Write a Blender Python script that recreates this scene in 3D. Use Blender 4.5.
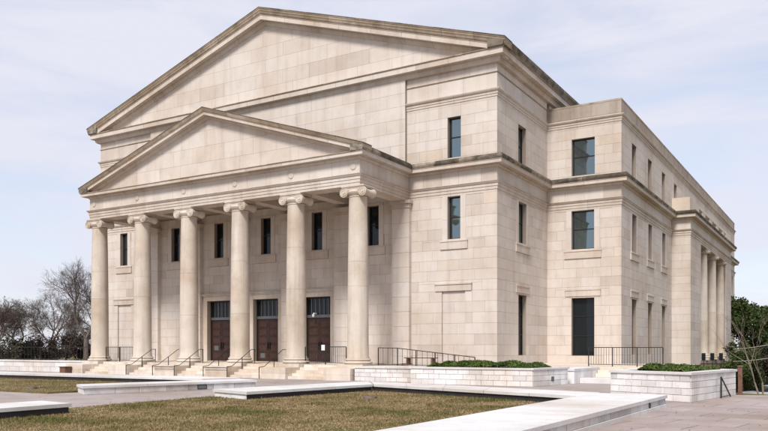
import bpy, bmesh, math, random
import numpy as np
from mathutils import Vector, Matrix, noise

# ------------------------------------------------------------------ camera, sky, sun
scene = bpy.context.scene
for o in list(bpy.data.objects):
    bpy.data.objects.remove(o)
col = scene.collection
R = math.radians
CAM = Vector((16.606, -39.718, 1.70))
HEAD = 121.079
FOC, HOR = 767.0, 347.87
cd = bpy.data.cameras.new('camera')
cam = bpy.data.objects.new('camera', cd)
col.objects.link(cam)
cam.location = CAM
cam.rotation_euler = (R(90), 0, R(HEAD - 90))
cd.sensor_fit = 'HORIZONTAL'
cd.sensor_width = 36.0
cd.lens = 36.0 * FOC / 768.0
cd.shift_y = (HOR - 215.5) / 768.0
cd.clip_start = 0.1
cd.clip_end = 3000
scene.camera = cam

SUN_EL, SUN_AZ = 48.0, 282.0      # azimuth: direction to the sun, degrees counter-clockwise from +X
sun_dir = Vector((math.cos(R(SUN_EL)) * math.cos(R(SUN_AZ)), math.cos(R(SUN_EL)) * math.sin(R(SUN_AZ)), math.sin(R(SUN_EL))))
sl = bpy.data.lights.new('sun', 'SUN')
sl.energy = 2.25
sl.angle = R(14)
sl.color = (1.0, 0.96, 0.915)
so = bpy.data.objects.new('sun', sl)
so.rotation_euler = (-sun_dir).to_track_quat('-Z', 'Y').to_euler()
so.location = (0, -60, 60)
col.objects.link(so)

world = bpy.data.worlds.new('World')
scene.world = world
world.use_nodes = True
wn, wl = world.node_tree.nodes, world.node_tree.links
wn.clear()
w_out = wn.new('ShaderNodeOutputWorld')
w_bg = wn.new('ShaderNodeBackground')
w_sky = wn.new('ShaderNodeTexSky')
w_sky.sky_type = 'NISHITA'
w_sky.sun_disc = False
w_sky.sun_elevation = R(SUN_EL)
w_sky.sun_rotation = R(90 - SUN_AZ)
w_sky.altitude = 100
w_tc = wn.new('ShaderNodeTexCoord')
w_map = wn.new('ShaderNodeMapping')
w_map.inputs['Scale'].default_value = (1.0, 1.0, 4.2)
w_map.inputs['Rotation'].default_value = (0.0, R(7), R(20))
w_noise = wn.new('ShaderNodeTexNoise')
w_noise.inputs['Scale'].default_value = 3.4
w_noise.inputs['Detail'].default_value = 7
w_noise.inputs['Roughness'].default_value = 0.56
w_noise.inputs['Distortion'].default_value = 0.35
w_ramp = wn.new('ShaderNodeValToRGB')
w_ramp.color_ramp.elements[0].position = 0.33
w_ramp.color_ramp.elements[0].color = (0.57, 0.57, 0.57, 1)
w_ramp.color_ramp.elements[1].position = 0.60
w_ramp.color_ramp.elements[1].color = (1.0, 1.0, 1.0, 1)
w_mix = wn.new('ShaderNodeMixRGB')
w_mix.inputs['Color2'].default_value = (4.4, 4.46, 5.05, 1)     # thin bright overcast
wl.new(w_tc.outputs['Generated'], w_map.inputs['Vector'])
wl.new(w_map.outputs['Vector'], w_noise.inputs['Vector'])
wl.new(w_noise.outputs['Fac'], w_ramp.inputs['Fac'])
wl.new(w_ramp.outputs['Color'], w_mix.inputs['Fac'])
wl.new(w_sky.outputs['Color'], w_mix.inputs['Color1'])
wl.new(w_mix.outputs['Color'], w_bg.inputs['Color'])
w_bg.inputs['Strength'].default_value = 0.10
wl.new(w_bg.outputs['Background'], w_out.inputs['Surface'])
scene.view_settings.view_transform = 'Standard'
scene.view_settings.look = 'None'
scene.view_settings.gamma = 1
scene.view_settings.use_curve_mapping = False
scene.view_settings.exposure = 0.86

rnd = random.Random(11)

# ------------------------------------------------------------------ materials
def new_mat(name):
    m = bpy.data.materials.new(name)
    m.use_nodes = True
    n, l = m.node_tree.nodes, m.node_tree.links
    return m, n, l, n['Principled BSDF']

def ramp_node(n, stops, interp='LINEAR'):
    r = n.new('ShaderNodeValToRGB')
    cr = r.color_ramp
    cr.interpolation = interp
    while len(cr.elements) < len(stops):
        cr.elements.new(0.5)
    for e, (p, c) in zip(cr.elements, stops):
        e.position = p
        e.color = (*c, 1)
    return r

def noise_node(n, l, vec, scale, detail=5, rough=0.6, mapscale=None):
    if mapscale is not None:
        mp = n.new('ShaderNodeMapping')
        mp.inputs['Scale'].default_value = mapscale
        l.new(vec, mp.inputs['Vector'])
        vec = mp.outputs['Vector']
    t = n.new('ShaderNodeTexNoise')
    t.inputs['Scale'].default_value = scale
    t.inputs['Detail'].default_value = detail
    t.inputs['Roughness'].default_value = rough
    l.new(vec, t.inputs['Vector'])
    return t

def mix(n, l, mode, fac, a, b):
    m = n.new('ShaderNodeMixRGB')
    m.blend_type = mode
    for s, v in (('Fac', fac), ('Color1', a), ('Color2', b)):
        if isinstance(v, (int, float)):
            m.inputs[s].default_value = v
        elif isinstance(v, tuple):
            m.inputs[s].default_value = (*v, 1)
        else:
            l.new(v, m.inputs[s])
    return m.outputs['Color']

def stone_mat(name, stops, rough=0.85, streak=0.35, grain=0.25, dark=None, dark_lo=0.52, dark_hi=0.68, dark_scale=0.9,
              bump=0.25, dark_map=(1.0, 1.0, 1.0), dark_amt=1.0):
    """stone: colour per piece (attribute tone), mottling, rain streaks, and optional dark growth in patches"""
    m, n, l, b = new_mat(name)
    at = n.new('ShaderNodeAttribute')
    at.attribute_name = 'tone'
    geo = n.new('ShaderNodeNewGeometry')
    pos = geo.outputs['Position']
    r = ramp_node(n, stops)
    l.new(at.outputs['Fac'], r.inputs['Fac'])
    c = r.outputs['Color']
    big = noise_node(n, l, pos, 0.22, 5, 0.6)
    br = ramp_node(n, [(0.36, (0.84, 0.775, 0.71)), (0.54, (1, 1, 1)), (0.72, (1.03, 1.04, 1.055))])
    l.new(big.outputs['Fac'], br.inputs['Fac'])
    c = mix(n, l, 'MULTIPLY', min(1.0, grain * 3.6), c, br.outputs['Color'])
    mot = noise_node(n, l, pos, 1.1, 6, 0.62)
    mr = ramp_node(n, [(0.28, (0.80, 0.77, 0.74)), (0.5, (1, 1, 1)), (0.75, (1.07, 1.05, 1.02))])
    l.new(mot.outputs['Fac'], mr.inputs['Fac'])
    c = mix(n, l, 'MULTIPLY', grain * 2.2, c, mr.outputs['Color'])
    fg = noise_node(n, l, pos, 22, 4, 0.7)
    fr = ramp_node(n, [(0.3, (0.84, 0.82, 0.80)), (0.7, (1.08, 1.08, 1.08))])
    l.new(fg.outputs['Fac'], fr.inputs['Fac'])
    c = mix(n, l, 'MULTIPLY', grain * 2.0, c, fr.outputs['Color'])
    st = noise_node(n, l, pos, 1.0, 5, 0.6, (2.2, 2.2, 0.16))
    sr = ramp_node(n, [(0.30, (0.62, 0.56, 0.50)), (0.52, (1, 1, 1))])
    l.new(st.outputs['Fac'], sr.inputs['Fac'])
    c = mix(n, l, 'MULTIPLY', streak, c, sr.outputs['Color'])
    if dark:
        dn = noise_node(n, l, pos, dark_scale, 7, 0.72, dark_map)
        dr = ramp_node(n, [(dark_lo, (0, 0, 0)), (dark_hi, (dark_amt,) * 3)])
        l.new(dn.outputs['Fac'], dr.inputs['Fac'])
        c = mix(n, l, 'MIX', dr.outputs['Color'], c, dark)
    l.new(c, b.inputs['Base Color'])
    b.inputs['Roughness'].default_value = rough
    b.inputs['Specular IOR Level'].default_value = 0.3
    if bump:
        bp = n.new('ShaderNodeBump')
        bp.inputs['Strength'].default_value = bump
        bp.inputs['Distance'].default_value = 0.02
        l.new(fg.outputs['Fac'], bp.inputs['Height'])
        l.new(bp.outputs['Normal'], b.inputs['Normal'])
    return m

LIME = [(0.0, (0.525, 0.46, 0.405)), (0.25, (0.595, 0.53, 0.47)), (0.5, (0.615, 0.553, 0.497)), (0.72, (0.632, 0.575, 0.526)),
        (0.88, (0.585, 0.535, 0.495)), (1.0, (0.60, 0.50, 0.40))]
WARM = [(0.0, (0.51, 0.44, 0.36)), (0.4, (0.585, 0.52, 0.445)), (0.75, (0.61, 0.55, 0.485)), (1.0, (0.55, 0.465, 0.375))]
TRIM = [(0.0, (0.50, 0.43, 0.37)), (0.5, (0.58, 0.512, 0.45)), (1.0, (0.62, 0.56, 0.50))]
M = {}
M['stone'] = stone_mat('limestone ashlar', LIME, streak=0.28, grain=0.18)
M['brownstone'] = stone_mat('browned parapet limestone', [(0, (0.33, 0.28, 0.235)), (0.5, (0.40, 0.345, 0.295)), (1, (0.46, 0.405, 0.35))], streak=0.6, grain=0.3)
M['joint'] = stone_mat('lime mortar', [(0, (0.33, 0.27, 0.225)), (1, (0.37, 0.31, 0.26))], streak=0.2, grain=0.2)
M['trim'] = stone_mat('limestone trim', TRIM, streak=0.36, grain=0.25, dark=(0.20, 0.16, 0.12), dark_lo=0.60, dark_hi=0.80, dark_scale=1.6, dark_map=(1, 1, 2.5), dark_amt=0.6)
M['column'] = stone_mat('column limestone', WARM, streak=0.5, grain=0.3)
M['weathered'] = stone_mat('weathered limestone cornice', [(0, (0.35, 0.28, 0.205)), (0.6, (0.47, 0.385, 0.295)), (1, (0.55, 0.475, 0.385))],
                           streak=0.5, grain=0.3, dark=(0.12, 0.095, 0.07), dark_lo=0.42, dark_hi=0.70, dark_scale=1.1, dark_map=(1, 1, 1), dark_amt=0.8)
M['mossy'] = stone_mat('blackened cornice slabs', [(0, (0.16, 0.135, 0.105)), (0.5, (0.33, 0.28, 0.225)), (1, (0.50, 0.43, 0.36))],
                       streak=0.5, grain=0.3, dark=(0.045, 0.040, 0.030), dark_lo=0.38, dark_hi=0.62, dark_scale=1.1, dark_map=(1, 1, 1.5), dark_amt=0.9)
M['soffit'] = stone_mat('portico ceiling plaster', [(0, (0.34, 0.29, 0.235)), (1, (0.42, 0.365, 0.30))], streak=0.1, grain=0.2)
M['white_block'] = stone_mat('whitewashed stone', [(0, (0.62, 0.605, 0.595)), (0.5, (0.74, 0.73, 0.72)), (1, (0.81, 0.80, 0.79))],
                             streak=0.35, grain=0.35, dark=(0.48, 0.45, 0.435), dark_lo=0.57, dark_hi=0.76, dark_scale=2.2, dark_amt=0.75)
M['white_joint'] = stone_mat('whitewash joint', [(0, (0.46, 0.44, 0.43)), (1, (0.50, 0.48, 0.47))], grain=0.3)
M['coping'] = stone_mat('white coping', [(0, (0.59, 0.58, 0.572)), (1, (0.66, 0.652, 0.643))], streak=0.10, grain=0.28,
                        dark=(0.42, 0.39, 0.36), dark_lo=0.57, dark_hi=0.80, dark_scale=1.8, dark_amt=0.6)
M['grey_block'] = stone_mat('grey marble block', [(0, (0.46, 0.45, 0.455)), (0.5, (0.60, 0.59, 0.59)), (1, (0.72, 0.71, 0.705))],
                            streak=0.3, grain=0.5, dark=(0.28, 0.27, 0.275), dark_lo=0.5, dark_hi=0.75, dark_scale=2.5, dark_amt=0.7)
M['lining'] = stone_mat('black waterproof lining', [(0, (0.026, 0.022, 0.024)), (1, (0.050, 0.042, 0.044))], rough=0.7, grain=0.5)
M['step'] = stone_mat('worn step stone', [(0, (0.56, 0.47, 0.39)), (0.5, (0.66, 0.58, 0.49)), (1, (0.72, 0.66, 0.59))],
                      streak=0.4, grain=0.3, dark=(0.30, 0.20, 0.13), dark_lo=0.56, dark_hi=0.80, dark_scale=1.3, dark_amt=0.6)
M['paver'] = stone_mat('rosy concrete paver', [(0, (0.30, 0.248, 0.232)), (0.5, (0.345, 0.29, 0.272)), (1, (0.385, 0.33, 0.31))],
                       streak=0.0, grain=0.35, dark=(0.26, 0.205, 0.195), dark_lo=0.50, dark_hi=0.72, dark_scale=0.6, dark_amt=0.7)
M['paver_joint'] = stone_mat('paver joint sand', [(0, (0.15, 0.115, 0.105)), (1, (0.18, 0.14, 0.13))], grain=0.4)
M['path'] = stone_mat('rosy concrete path', [(0, (0.33, 0.285, 0.268)), (1, (0.36, 0.315, 0.298))], streak=0.0, grain=0.4,
                      dark=(0.28, 0.235, 0.225), dark_lo=0.5, dark_hi=0.75, dark_scale=0.5, dark_amt=0.6)

def plain(name, colr, rough=0.5, metal=0.0, spec=0.5, var=0.0, scale=8):
    m, n, l, b = new_mat(name)
    b.inputs['Roughness'].default_value = rough
    b.inputs['Metallic'].default_value = metal
    b.inputs['Specular IOR Level'].default_value = spec
    if var:
        g = n.new('ShaderNodeNewGeometry')
        t = noise_node(n, l, g.outputs['Position'], scale, 5, 0.65)
        r = ramp_node(n, [(0.3, tuple(c * (1 - var) for c in colr)), (0.7, tuple(min(1, c * (1 + var)) for c in colr))])
        l.new(t.outputs['Fac'], r.inputs['Fac'])
        l.new(r.outputs['Color'], b.inputs['Base Color'])
    else:
        b.inputs['Base Color'].default_value = (*colr, 1)
    return m

M['bronze'] = plain('dark bronze window frame', (0.022, 0.019, 0.017), 0.45, 0.3)
M['iron'] = plain('black painted iron', (0.016, 0.014, 0.014), 0.5, 0.0, 0.4)
M['rustiron'] = plain('brown black iron', (0.030, 0.022, 0.018), 0.6, 0.0, 0.4, 0.3)
M['door'] = plain('dark brown door wood', (0.040, 0.019, 0.015), 0.45, 0.0, 0.4, 0.3, 6)
M['door_panel'] = plain('brown door panel', (0.054, 0.026, 0.020), 0.5, 0.0, 0.4, 0.3, 6)
M['greymetal'] = plain('grey metal', (0.17, 0.18, 0.20), 0.45, 0.6)
M['white'] = plain('white plastic', (0.80, 0.80, 0.80), 0.4)
M['paper'] = plain('paper notice', (0.55, 0.55, 0.56), 0.7)
M['wood'] = plain('brown wood', (0.16, 0.085, 0.055), 0.7, 0, 0.3, 0.3, 10)
M['roof'] = plain('roof membrane', (0.12, 0.11, 0.10), 0.8, 0, 0.2, 0.2, 2)
M['bark'] = plain('grey brown bark', (0.150, 0.118, 0.106), 0.9, 0, 0.2, 0.35, 3)
M['palebark'] = plain('pale smooth bark', (0.27, 0.22, 0.175), 0.8, 0, 0.2, 0.25, 3)
M['wire'] = plain('weathered wire', (0.42, 0.40, 0.33), 0.6)
M['carpaint'] = plain('silver car paint', (0.62, 0.64, 0.66), 0.25, 0.5)
M['tyre'] = plain('rubber', (0.02, 0.02, 0.02), 0.8)
M['soil'] = plain('dark planter soil', (0.05, 0.038, 0.028), 0.95, 0, 0.1, 0.4, 6)

def glass_mat(name, tint, amt, rough=0.03):
    m, n, l, b = new_mat(name)
    b.inputs['Base Color'].default_value = (0.010, 0.013, 0.015, 1)
    b.inputs['Roughness'].default_value = rough
    g = n.new('ShaderNodeBsdfGlossy')
    g.inputs['Color'].default_value = (*tint, 1)
    g.inputs['Roughness'].default_value = rough
    geo = n.new('ShaderNodeNewGeometry')
    wv = noise_node(n, l, geo.outputs['Position'], 0.8, 2, 0.5)
    bp = n.new('ShaderNodeBump')
    bp.inputs['Strength'].default_value = 0.05
    bp.inputs['Distance'].default_value = 0.1
    l.new(wv.outputs['Fac'], bp.inputs['Height'])
    l.new(bp.outputs['Normal'], g.inputs['Normal'])
    mx = n.new('ShaderNodeMixShader')
    mx.inputs['Fac'].default_value = amt
    l.new(b.outputs['BSDF'], mx.inputs[1])
    l.new(g.outputs['BSDF'], mx.inputs[2])
    l.new(mx.outputs['Shader'], n['Material Output'].inputs['Surface'])
    return m
M['glass'] = glass_mat('blue green coated glass', (0.62, 0.84, 0.90), 0.27)
M['glass_dark'] = glass_mat('dark tinted glass', (0.75, 0.85, 0.95), 0.012)
M['glass_dark'].node_tree.nodes['Principled BSDF'].inputs['Specular IOR Level'].default_value = 0.22

def leaf_mat(name, stops, rough=0.6, trans=0.15, nscale=None):
    m, n, l, b = new_mat(name)
    at = n.new('ShaderNodeAttribute')
    at.attribute_name = 'tone'
    r = ramp_node(n, stops)
    l.new(at.outputs['Fac'], r.inputs['Fac'])
    c = r.outputs['Color']
    b.inputs['Roughness'].default_value = rough
    b.inputs['Specular IOR Level'].default_value = 0.25
    l.new(c, b.inputs['Base Color'])
    if trans:
        tr = n.new('ShaderNodeBsdfTranslucent')
        l.new(c, tr.inputs['Color'])
        mx = n.new('ShaderNodeMixShader')
        mx.inputs['Fac'].default_value = trans
        l.new(b.outputs['BSDF'], mx.inputs[1])
        l.new(tr.outputs['BSDF'], mx.inputs[2])
        l.new(mx.outputs['Shader'], n['Material Output'].inputs['Surface'])
    return m
M['hedge'] = leaf_mat('green hedge leaves', [(0, (0.03, 0.050, 0.012)), (0.5, (0.072, 0.115, 0.022)), (0.85, (0.12, 0.17, 0.035)), (1, (0.17, 0.14, 0.05))])
M['grass'] = leaf_mat('dormant grass', [(0, (0.085, 0.105, 0.022)), (0.3, (0.165, 0.135, 0.05)), (0.6, (0.25, 0.18, 0.085)), (1, (0.38, 0.275, 0.155))], 0.8, 0.1)
M['evergreen'] = leaf_mat('evergreen leaves', [(0, (0.020, 0.034, 0.010)), (0.6, (0.062, 0.092, 0.024)), (1, (0.13, 0.155, 0.045))])
M['greyleaf'] = leaf_mat('dull olive leaves', [(0, (0.04, 0.038, 0.025)), (0.6, (0.085, 0.080, 0.05)), (1, (0.20, 0.17, 0.13))])
M['brush'] = leaf_mat('dark brush', [(0, (0.018, 0.015, 0.010)), (0.6, (0.05, 0.042, 0.026)), (1, (0.10, 0.085, 0.05))], 0.9, 0.0)
M['twigs'] = leaf_mat('brown brush', [(0, (0.040, 0.029, 0.025)), (0.6, (0.088, 0.064, 0.052)), (1, (0.15, 0.115, 0.09))], 0.9, 0.0)

def ground_mat():
    m, n, l, b = new_mat('lawn soil and thatch')
    geo = n.new('ShaderNodeNewGeometry')
    a = noise_node(n, l, geo.outputs['Position'], 0.55, 6, 0.65)
    r = ramp_node(n, [(0.30, (0.085, 0.095, 0.028)), (0.45, (0.145, 0.122, 0.05)), (0.6, (0.21, 0.155, 0.078)), (0.78, (0.29, 0.21, 0.12))])
    l.new(a.outputs['Fac'], r.inputs['Fac'])
    f = noise_node(n, l, geo.outputs['Position'], 14, 5, 0.7)
    fr = ramp_node(n, [(0.3, (0.5, 0.5, 0.5)), (0.7, (1.25, 1.25, 1.25))])
    l.new(f.outputs['Fac'], fr.inputs['Fac'])
    l.new(mix(n, l, 'MULTIPLY', 1.0, r.outputs['Color'], fr.outputs['Color']), b.inputs['Base Color'])
    b.inputs['Roughness'].default_value = 0.95
    b.inputs['Specular IOR Level'].default_value = 0.1
    bp = n.new('ShaderNodeBump')
    bp.inputs['Strength'].default_value = 0.8
    bp.inputs['Distance'].default_value = 0.04
    l.new(f.outputs['Fac'], bp.inputs['Height'])
    l.new(bp.outputs['Normal'], b.inputs['Normal'])
    return m
M['lawn'] = ground_mat()

# ------------------------------------------------------------------ mesh helpers
class MB:
    def __init__(self):
        self.v, self.f, self.t = [], [], []
    def add(self, vs, fs, tone=0.5):
        b = len(self.v)
        self.v += [tuple(x) for x in vs]
        for f in fs:
            self.f.append(tuple(i + b for i in f))
            self.t.append(tone)
        return self
    def box(self, x0, x1, y0, y1, z0, z1, tone=0.5):
        return self.add([(x, y, z) for z in (z0, z1) for y in (y0, y1) for x in (x0, x1)],
                        [(0, 2, 3, 1), (4, 5, 7, 6), (0, 1, 5, 4), (2, 6, 7, 3), (0, 4, 6, 2), (1, 3, 7, 5)], tone)
    def prism(self, pts, dvec, tone=0.5):
        """closed polygon pts (3D), extruded by dvec"""
        n = len(pts)
        a = [Vector(p) for p in pts]
        d = Vector(dvec)
        return self.add(a + [p + d for p in a], [tuple(range(n - 1, -1, -1)), tuple(range(n, 2 * n))] +
                        [(i, (i + 1) % n, n + (i + 1) % n, n + i) for i in range(n)], tone)
    def frustum_rings(self, rings, tone=0.5, caps=True):
        n = len(rings[0])
        vs = [p for r in rings for p in r]
        fs = []
        for k in range(len(rings) - 1):
            for i in range(n):
                fs.append((k * n + i, k * n + (i + 1) % n, (k + 1) * n + (i + 1) % n, (k + 1) * n + i))
        if caps:
            fs.append(tuple(range(n - 1, -1, -1)))
            fs.append(tuple((len(rings) - 1) * n + i for i in range(n)))
        return self.add(vs, fs, tone)
    def lathe(self, c, prof, seg=24, axis='z', tone=0.5):
        rings = []
        for r, h in prof:
            ring = []
            for i in range(seg):
                a = 2 * math.pi * i / seg
                if axis == 'z':
                    ring.append((c[0] + r * math.cos(a), c[1] + r * math.sin(a), c[2] + h))
                elif axis == 'y':
                    ring.append((c[0] + r * math.cos(a), c[1] + h, c[2] + r * math.sin(a)))
                else:
                    ring.append((c[0] + h, c[1] + r * math.cos(a), c[2] + r * math.sin(a)))
            rings.append(ring)
        return self.frustum_rings(rings, tone)
    def tube(self, a, b, r0, r1=None, seg=6, tone=0.5):
        r1 = r0 if r1 is None else r1
        a, b = Vector(a), Vector(b)
        d = (b - a)
        if d.length < 1e-6:
            return self
        d.normalize()
        u = d.orthogonal().normalized()
        w = d.cross(u)
        rings = [[p + (u * math.cos(2 * math.pi * i / seg) + w * math.sin(2 * math.pi * i / seg)) * r for i in range(seg)]
                 for p, r in ((a, r0), (b, r1))]
        return self.frustum_rings(rings, tone)
    def bar(self, a, b, w, h, tone=0.5):
        """rectangular bar from a to b, w wide, h high"""
        a, b = Vector(a), Vector(b)
        d = (b - a).normalized()
        s = d.cross(Vector((0, 0, 1)))
        s = s.normalized() if s.length > 1e-4 else Vector((1, 0, 0))
        t = s.cross(d).normalized()
        ring = lambda p: [p + s * (w / 2 * i) + t * (h / 2 * j) for i, j in ((-1, -1), (1, -1), (1, 1), (-1, 1))]
        return self.frustum_rings([ring(a), ring(b)], tone)
    def build(self, name, mat, parent=None, smooth=False, fix=True):
        me = bpy.data.meshes.new(name)
        me.from_pydata(self.v, [], self.f)
        at = me.attributes.new('tone', 'FLOAT', 'FACE')
        at.data.foreach_set('value', np.array(self.t, dtype=np.float32))
        if fix and len(self.f) < 60000:
            bm = bmesh.new()
            bm.from_mesh(me)
            bmesh.ops.recalc_face_normals(bm, faces=bm.faces)
            bm.to_mesh(me)
            bm.free()
        if smooth:
            me.polygons.foreach_set('use_smooth', [True] * len(me.polygons))
            try:
                me.set_sharp_from_angle(angle=R(35))
            except Exception:
                pass
        me.materials.append(M[mat])
        o = bpy.data.objects.new(name, me)
        col.objects.link(o)
        if parent:
            o.parent = parent
        return o

def tag(o, label=None, cat=None, group=None, kind=None):
    for k, v in (('label', label), ('category', cat), ('group', group), ('kind', kind)):
        if v:
            o[k] = v
    return o

def empty(name, loc, label, cat, group=None):
    o = bpy.data.objects.new(name, None)
    col.objects.link(o)
    o.location = loc
    o.empty_display_size = 0.3
    return tag(o, label, cat, group)

def attach(o, root):
    """parent o (built in world coordinates) under an Empty that has a location"""
    o.parent = root
    o.matrix_parent_inverse = Matrix.Translation(root.location).inverted()
    return o

def px_depth(p):
    d = Vector(p) - CAM
    a = R(HEAD)
    dep = d.x * math.cos(a) + d.y * math.sin(a)
    r = d.x * math.sin(a) - d.y * math.cos(a)
    return 384 + FOC * r / dep, HOR - FOC * d.z / dep, dep

def sweep(mb, path, prof, back=0.25, cut=0.0, gap=0.012, tones=(0.2, 0.9), rng=None, seedtone=None):
    """profile [(out, z)] carried along a plan polyline (outside on the right hand), mitred; cut into stones about `cut` long"""
    rng = rng or rnd
    P = [Vector((x, y)) for x, y in path]
    nrm = []
    for i in range(len(P) - 1):
        d = (P[i + 1] - P[i]).normalized()
        nrm.append(Vector((d.y, -d.x)))
    loop = [(-back, prof[0][1])] + list(prof) + [(-back, prof[-1][1])]
    for i in range(len(P) - 1):
        n = nrm[i]
        d = (P[i + 1] - P[i])
        L = d.length
        d = d / L
        def mit(j):
            if j == 0 or j == len(P) - 1:
                return n
            a, b = nrm[j - 1], nrm[j]
            return (a + b) / (1 + a.dot(b))
        cuts = [0.0, L]
        if cut and L > cut * 1.3:
            k = max(1, round(L / cut))
            cuts = [0.0] + [L * q / k + (rng.uniform(-.15, .15) * cut if 0 < q < k else 0) for q in range(1, k)] + [L]
        for q in range(len(cuts) - 1):
            ends = []
            for side, s in ((0, cuts[q]), (1, cuts[q + 1])):
                if s == 0.0:
                    mv, base = mit(i), P[i]
                elif s == L:
                    mv, base = mit(i + 1), P[i + 1]
                else:
                    mv, base = n, P[i] + d * (s + (gap / 2 if side == 0 else -gap / 2))
                ends.append([(base.x + mv.x * o, base.y + mv.y * o, z) for o, z in loop])
            mb.frustum_rings(ends, tone=rng.uniform(*tones))
    return mb

# ------------------------------------------------------------------ ashlar
class Face:
    """a vertical wall plane: origin, u direction, outward normal"""
    def __init__(self, o, u, n):
        self.o, self.u, self.n = Vector(o), Vector(u), Vector(n)
    def p(self, u, z, d=0.0):
        q = self.o + self.u * u + self.n * d
        return Vector((q.x, q.y, z))

def clip_poly(poly, halfplanes):
    for (a, b, c) in halfplanes:          # keep a*u + b*z + c >= 0
        out = []
        for i in range(len(poly)):
            p, q = poly[i], poly[(i + 1) % len(poly)]
            fp, fq = a * p[0] + b * p[1] + c, a * q[0] + b * q[1] + c
            if fp >= 0:
                out.append(p)
            if fp * fq < 0:
                t = fp / (fp - fq)
                out.append((p[0] + (q[0] - p[0]) * t, p[1] + (q[1] - p[1]) * t))
        poly = out
        if len(poly) < 3:
            return []
    return poly

def sub_rect(r, h):
    u0, u1, z0, z1 = r
    a0, a1, b0, b1 = h
    if a0 >= u1 or a1 <= u0 or b0 >= z1 or b1 <= z0:
        return [r]
    out = []
    if b0 > z0: out.append((u0, u1, z0, b0))
    if b1 < z1: out.append((u0, u1, b1, z1))
    m0, m1 = max(z0, b0), min(z1, b1)
    if a0 > u0: out.append((u0, a0, m0, m1))
    if a1 < u1: out.append((a1, u1, m0, m1))
    return out

BLOCKS = []          # (screen area, face, polygon, tone, wall part)

def ashlar(face, wall, u0, u1, levels, holes=(), width=1.35, halfplanes=None, joint=0.010, tone_shift=0.0, proud=0.0, front=True):
    for k in range(len(levels) - 1):
        z0, z1 = levels[k], levels[k + 1]
        n = max(1, round((u1 - u0) / width))
        w = (u1 - u0) / n
        cuts = [u0]
        off = 0.5 * w if k % 2 else 0.0
        pos = u0 + (off if off else w)
        while pos < u1 - 0.3 * w:
            cuts.append(pos + rnd.uniform(-0.16, 0.16) * w)
            pos += w
        cuts.append(u1)
        rowtone = rnd.uniform(-0.05, 0.05)
        for i in range(len(cuts) - 1):
            rects = [(cuts[i], cuts[i + 1], z0, z1)]
            for h in holes:
                rects = [q for r in rects for q in sub_rect(r, h)]
            t = rnd.betavariate(3.2, 3.0) * 0.86 + rowtone + tone_shift
            if rnd.random() < 0.04:
                t = rnd.uniform(0.88, 0.97)
            elif rnd.random() < 0.09:
                t = rnd.uniform(0.0, 0.18)
            t = min(1, max(0, t))
            for a, b, c, d in rects:
                if b - a < 0.06 or d - c < 0.04:
                    continue
                j = joint / 2
                poly = [(a + j, c + j), (b - j, c + j), (b - j, d - j), (a + j, d - j)]
                if halfplanes:
                    poly = clip_poly(poly, halfplanes)
                    if len(poly) < 3:
                        continue
                area = 0
                if front:
                    pp = [px_depth(face.p(*q)) for q in poly]
                    area = abs(sum(pp[m][0] * pp[(m + 1) % len(pp)][1] - pp[(m + 1) % len(pp)][0] * pp[m][1] for m in range(len(pp)))) / 2
                BLOCKS.append((area, face, poly, t, wall, proud))

def core_panel(mb, face, u0, u1, z0, z1, holes=(), thick=0.45, rec=0.012):
    u0, u1 = u0 + 0.016, u1 - 0.016
    us = sorted({u0, u1, *[min(max(h[i], u0), u1) for h in holes for i in (0, 1)]})
    zs = sorted({z0, z1, *[min(max(h[i], z0), z1) for h in holes for i in (2, 3)]})
    for k in range(len(zs) - 1):
        run = None
        for i in range(len(us) - 1):
            cu, cz = (us[i] + us[i + 1]) / 2, (zs[k] + zs[k + 1]) / 2
            solid = not any(h[0] < cu < h[1] and h[2] < cz < h[3] for h in holes)
            if solid:
                run = (run[0], us[i + 1]) if run else (us[i], us[i + 1])
            if run and (not solid or i == len(us) - 2):
                pts = [face.p(run[0], zs[k], -rec), face.p(run[1], zs[k], -rec), face.p(run[1], zs[k + 1], -rec), face.p(run[0], zs[k + 1], -rec)]
                mb.prism(pts, -face.n * thick, 0.5)
                run = None

def lin(a, b, n):
    return [a + (b - a) * i / n for i in range(n + 1)]

def place_px(u, v_, depth):
    """world point at a picture column and a distance, on height zero"""
    a = R(HEAD)
    r = (u - 384) / FOC
    return Vector((CAM.x + depth * (math.cos(a) + r * math.sin(a)), CAM.y + depth * (math.sin(a) - r * math.cos(a)), 0))

# ------------------------------------------------------------------ ground
def ground_height(x, y):
    # the land falls away to a lower car park on the right behind the plaza, and a little to the far left
    d = max(0.0, min(1.0, ((y + 7.5) * 0.7 + (x - 14) * 0.5) / 6.0)) if x > 6.8 else 0.0
    e = max(0.0, min(1.0, (x - 6.8) / 1.2))
    return -0.06 - 2.6 * d * d * (3 - 2 * d) * e

gx = sorted(set([-900, -500, -250, -150, -100, -75, -60, -50, -45] + list(range(-40, 6, 4)) + [6.7, 6.9, 7.2, 7.6, 8.0] +
                list(range(9, 40, 1)) + [45, 55, 70, 100, 150, 250, 500, 900]))
gy = sorted(set([-300, -150, -80, -60] + list(range(-50, -10, 3)) + list(range(-10, 12, 1)) + [14, 18, 24, 32, 45, 60, 80, 110, 160, 250, 500, 1200]))
g = MB()
g.add([(x, y, ground_height(x, y)) for y in gy for x in gx],
      [(j * len(gx) + i, j * len(gx) + i + 1, (j + 1) * len(gx) + i + 1, (j + 1) * len(gx) + i) for j in range(len(gy) - 1) for i in range(len(gx) - 1)])
tag(g.build('ground', 'lawn', smooth=True), kind='structure')

# concrete path in front of the stairs and between the lawns
mb = MB()
mb.prism([(-60, -13.0, 0.0), (-60, -60, 0.0), (0.2, -60, 0.0), (0.2, -13.0, 0.0), (11.0, -16.0, 0.0), (11.0, -1.0, 0.0), (-60, -1.0, 0.0)], (0, 0, -0.05))
tag(mb.build('path', 'path'), kind='structure')

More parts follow.
